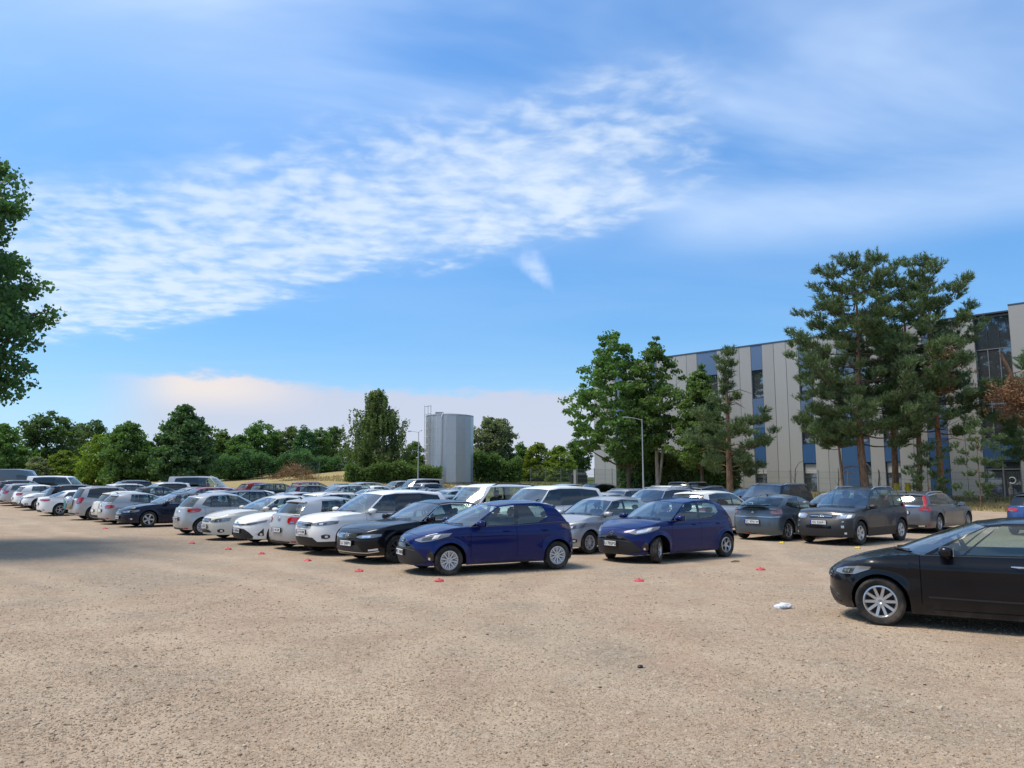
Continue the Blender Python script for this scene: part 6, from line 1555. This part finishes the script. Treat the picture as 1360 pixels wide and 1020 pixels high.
row_car('p508', 35.6, 'darkblue', 'dark navy saloon with chrome window edges at a gap in the front row', off=.1)
row_car('bmw1', 38.6, 'silver', 'silver hatchback backed in left of the dark navy saloon', True)
row_car('cream_hatch', 41.0, 'ivory', 'cream hatchback tail peeping out between two silver cars in the front row', True, off=.2)
row_car('vitara', 43.9, 'silver', 'silver off-roader with a spare wheel on its tailgate', True)
row_car('lexus', 50.2, 'white', 'white saloon tail with slim red wedge lights left of the spare-wheel off-roader', True, off=-.2)
row_car('dark_suv', 52.8, 'black', 'black sport off-roader backed in behind the white wedge-lit saloon', True, off=.6)
row_car('crossover', 57.2, 'white', 'white crossover facing the drive near the left edge of the lot')
row_car('gen_hatch', 60.6, 'white', 'white hatchback tail at the far left, next to the white crossover', True)
row_car('gen_estate', 63.6, 'silver', 'silver estate with roof rails near the left edge behind the white hatchback', True)
row_car('gen_suv', 67.0, 'darkgrey', 'dark grey car at the extreme left end of the front row', True)
# second row
row_car('aveo', 14.9, 'silver', 'small silver hatchback between the two blue hatchbacks', a=15.4)
row_car('big_suv', 18.0, 'white', 'large white three-row off-roader behind the side-on blue hatchback', a=15.7)
row_car('mpv', 20.3, 'white', 'white boxy family van with black roof rails behind the side-on blue hatchback', a=15.5)
COLNAME = {'white': 'white', 'silver': 'silver', 'grey': 'grey', 'darkgrey': 'dark grey', 'black': 'black', 'darkblue': 'navy', 'bluegrey': 'blue-grey', 'red': 'red', 'maroon': 'maroon', 'beige': 'beige', 'midblue': 'mid-blue', 'ivory': 'cream', 'blue': 'blue'}
BODY = {'gen_hatch': 'hatchback', 'gen_sedan': 'saloon', 'gen_estate': 'estate car', 'gen_suv': 'off-roader', 'gen_mpv': 'people carrier', 'crossover': 'crossover', 'estate': 'long estate car', 'minibus': 'minibus', 'boxy_suv': 'square off-roader', 'mpv': 'boxy family van', 'big_suv': 'large off-roader', 'bmw1': 'low hatchback', 'cream_hatch': 'small hatchback', 'crv': 'tall crossover', 'epica': 'long saloon', 'passat': 'chrome-trimmed saloon'}
used = {}
def fill_row(name, a, seq, lod=1, right='the row end'):
    """seq: (u, model, colour, rear) from right to left"""
    for i, (u, m, c, rear) in enumerate(seq):
        n = seq[i - 1] if i else None
        nb = (COLNAME[n[2]] + ' ' + BODY[n[1]]) if n else right
        lb = f"{COLNAME[c]} {BODY[m]} in the {name} row, left of the {nb}"
        if lb in used:
            n2 = seq[i + 1] if i + 1 < len(seq) else None
            lb = f"{COLNAME[c]} {BODY[m]} in the {name} row, " + ("backed in, " if rear else "nose out, ") + f"left of {nb}"
        if lb in used or len(lb.split()) > 16: print('LABEL', lb)
        used[lb] = 1
        row_car(m, u, c, lb, rear, a=a, lod=lod, tw=rng.uniform(-1.2, 1.2), off=rng.uniform(-.25, .25))
fill_row('second', 15.6, [(23.2, 'gen_sedan', 'grey', False), (28.7, 'gen_estate', 'white', True), (31.5, 'gen_hatch', 'white', False), (34.6, 'gen_sedan', 'silver', False), (37.4, 'gen_estate', 'darkblue', True),
    (40.2, 'gen_hatch', 'white', False), (43.2, 'gen_sedan', 'silver', True), (46.4, 'crossover', 'red', False), (49.2, 'gen_estate', 'silver', False), (52.4, 'gen_hatch', 'darkgrey', True), (55.2, 'gen_suv', 'white', False), (58.6, 'gen_estate', 'white', True), (62.0, 'gen_suv', 'darkgrey', False)], right='white boxy family van')
# third row, across the second drive
at_wheel('old_suv', 10.39, 23.4, 219, 'darkgrey', 'dark grey off-roader with black lower bumpers facing the camera', 1, True)
row_car('coupe', 13.6, 'bluegrey', 'blue-grey coupe hatchback backed in beside the dark grey off-roader', True, a=23.35)
row_car('crossover', 16.3, 'white', 'white crossover backed in behind the blue hatchback with turned wheels', True, a=23.4)
row_car('gen_suv', 19.1, 'silver', 'silver off-roader facing left behind the blue hatchback with turned wheels', False, a=23.3)
row_car('gen_sedan', 21.6, 'silver', 'silver saloon backed in behind the small silver hatchback', True, a=23.6)
fill_row('third', 23.4, [(32.7, 'gen_hatch', 'silver', False), (35.5, 'gen_estate', 'grey', False), (41.1, 'gen_sedan', 'silver', False), (44.0, 'gen_mpv', 'silver', False),
    (46.8, 'crossover', 'maroon', True), (49.6, 'gen_hatch', 'silver', False), (52.5, 'gen_estate', 'black', True), (55.6, 'gen_hatch', 'red', True), ], right='silver saloon')
# fourth row, behind it
row_car('estate', 11.65, 'grey', 'grey estate car with tall red pillar lights right of the dark grey off-roader', True, a=30.5)
row_car('gen_sedan', 14.5, 'silver', 'silver saloon with a sunlit windscreen behind the coupe hatchback', False, a=29.0)
row_car('boxy_suv', 17.3, 'black', 'black square off-roader before the office building', False, a=28.8)
row_car('gen_suv', 20.1, 'black', 'black car whose roof shows behind the white crossover', True, a=28.9)
row_car('gen_suv', 23.2, 'white', 'white off-roader with black roof windows behind the silver off-roader', False, a=29.0)
row_car('gen_estate', 25.9, 'silver', 'silver estate car with roof rails behind the silver saloon', False, a=29.0)
fill_row('fourth', 29.0, [(45.5, 'gen_estate', 'grey', False), (48.4, 'gen_hatch', 'white', True), (51.4, 'gen_mpv', 'silver', False), (54.4, 'gen_sedan', 'black', False), (57.4, 'gen_estate', 'red', True)], right='white off-roader')
fill_row('fifth', 38.5, [(24.5, 'gen_sedan', 'darkgrey', False), (27.6, 'boxy_suv', 'black', True), (36.5, 'gen_suv', 'darkgrey', False), (39.4, 'gen_mpv', 'silver', False), (51.4, 'gen_estate', 'white', False), (54.5, 'gen_suv', 'silver', True), (57.6, 'minibus', 'silver', False), (61.0, 'gen_mpv', 'silver', False)], right='wire fence side')
place_car('minibus', -22.2, 56.0, 4, 'silver', 'silver station van parked before the straw field, right of the bright green tree', 'vans parked at the back of the lot', 1, cat='van')
place_car('minibus', -34.8, 60.0, 4, 'white', 'white minibus with dark windows at the left back of the lot', 'vans parked at the back of the lot', 1, cat='van')
place_car('panel_van', -40.9, 64.0, 6, 'bluegrey', 'long grey panel van at the left back edge of the lot', 'vans parked at the back of the lot', 1, cat='van')
row_car('blue_rear', 7.9, 'midblue', 'blue hatchback with a black roof, tail towards the camera, at the right edge', True, a=31.6)
at_wheel('civic', 4.96, 10.62, 150, 'black', 'black saloon cut off by the right edge in the foreground', 1, True)

# ------------------------------------------------------------------ ground markers and litter
mat('marker_red', (.50, .055, .065), .6); mat('marker_yellow', (.60, .44, .03), .6); mat('steel_nail', (.25, .25, .25), .4, .8)
b = MB(); prof = [(.095, .0), (.10, .007), (.092, .022), (.07, .038), (.04, .046), (.001, .047)]
vs = []; nn_ = 22
for r_, z1 in prof:
    for k in range(nn_): a = 6.283 * k / nn_; q = r_ * (1 + .07 * math.sin(5 * a + 1) * (r_ / .095)); vs.append((math.cos(a) * q, math.sin(a) * q * .9, z1 + .006 * math.sin(3 * a)))
fs = [(i * nn_ + k, i * nn_ + (k + 1) % nn_, (i + 1) * nn_ + (k + 1) % nn_, (i + 1) * nn_ + k) for i in range(len(prof) - 1) for k in range(nn_)]
b.add(vs, fs); mk = {c: b.mesh('marker_disc', MATS['marker_' + c], 50) for c in ('red', 'yellow')}
b = MB(); b.lathe([(.001, .058), (.018, .057), (.02, .048), (.001, .044)], 10, M=Matrix.Rotation(R(90), 4, 'X')); nail = b.mesh('nail_head', MATS['steel_nail'], 50)
S_ = .9645
for (x_, y_, c, lb) in ((-1.46, 15.72, 'red', 'red ground marker disc by the front wheel of the side-on blue hatchback'), (-3.39, 17.41, 'red', 'red ground marker disc before the black saloon'), (-5.13, 19.70, 'red', 'red ground marker disc before the white off-roader'), (-6.89, 21.52, 'red', 'red ground marker disc before the silver backed-in hatchback with round tail lights'),
        (-8.32, 22.94, 'red', 'red ground marker disc before the bright white saloon'), (-10.29, 25.15, 'red', 'red ground marker disc before the ivory saloon'), (-17.2, 33.0, 'red', 'red ground marker disc before the dark navy saloon'),
        (2.54, 15.72, 'red', 'red ground marker disc alone in the open before the blue hatchback with turned wheels'), (5.60, 17.70, 'red', 'flattened red ground marker disc right of the blue hatchback with turned wheels'), (8.67, 25.15, 'yellow', 'yellow ground marker disc at the rear wheel of the coupe hatchback'), (10.24, 23.2, 'yellow', 'yellow ground marker disc at the front wheel of the dark grey off-roader')):
    x_ *= S_; y_ *= S_
    m_ = obj('marker_disc', None, None, (x_, y_, gzf(x_, y_)), (R(rng.uniform(-4, 4)), R(rng.uniform(-4, 4)), rng.uniform(0, 6)), lb, 'ground marker', 'ground marker discs on the gravel')
    obj('disc', mk[c], m_); obj('nail_head', nail, m_)
# crumpled white plastic bag
def litter_bag():
    g = np.random.default_rng(3); bm = bmesh.new(); bmesh.ops.create_icosphere(bm, subdivisions=3, radius=1)
    for v in bm.verts:
        d = 1 + .14 * math.sin(v.co.x * 5 + v.co.y * 3) + .12 * math.sin(v.co.y * 7 - v.co.z * 4 + 2) + g.normal() * .045
        v.co = (v.co.x * .145 * d, v.co.y * .075 * d, max(-.01, (v.co.z + .55) * .048 * d))
    me = bpy.data.meshes.new('plastic_bag'); bm.to_mesh(me); bm.free(); me.materials.append(mat('bag_white', (.68, .70, .72), .35))
    me.polygons.foreach_set('use_smooth', [True] * len(me.polygons)); me.set_sharp_from_angle(angle=R(28))
    obj('plastic_bag', me, None, (4.27 * S_, 12.41 * S_, .0), (0, 0, R(24)), 'crumpled white plastic bag lying on the gravel left of the black foreground saloon', 'plastic bag')
litter_bag()
for (x_, y_, r_, lb) in ((1.37, 8.52, .028, 'small black clod lying alone in the middle of the gravel'), (5.5, 19.3, .05, 'short dark stick of litter right of the blue hatchback with turned wheels')):
    x_ *= S_; y_ *= S_; b = MB()
    if r_ > .04: b.tube([(-.14, 0, .015), (-.02, .02, .025), (.1, -.01, .02), (.16, .03, .015)], [.012, .018, .016, .008], 6)
    else: b.lathe([(.001, .02), (.018, .017), (.028, .006), (.022, -.008), (.001, -.01)], 9, M=Matrix.Rotation(R(90), 4, 'X') @ Matrix.Scale(1.25, 4, (1, 0, 0)))
    obj('litter_piece', b.mesh('litter_piece', MATS['bark'] if r_ > .04 else MATS['black_plastic'], 40), None, (x_, y_, .01), (0, 0, .5), lb, 'litter')
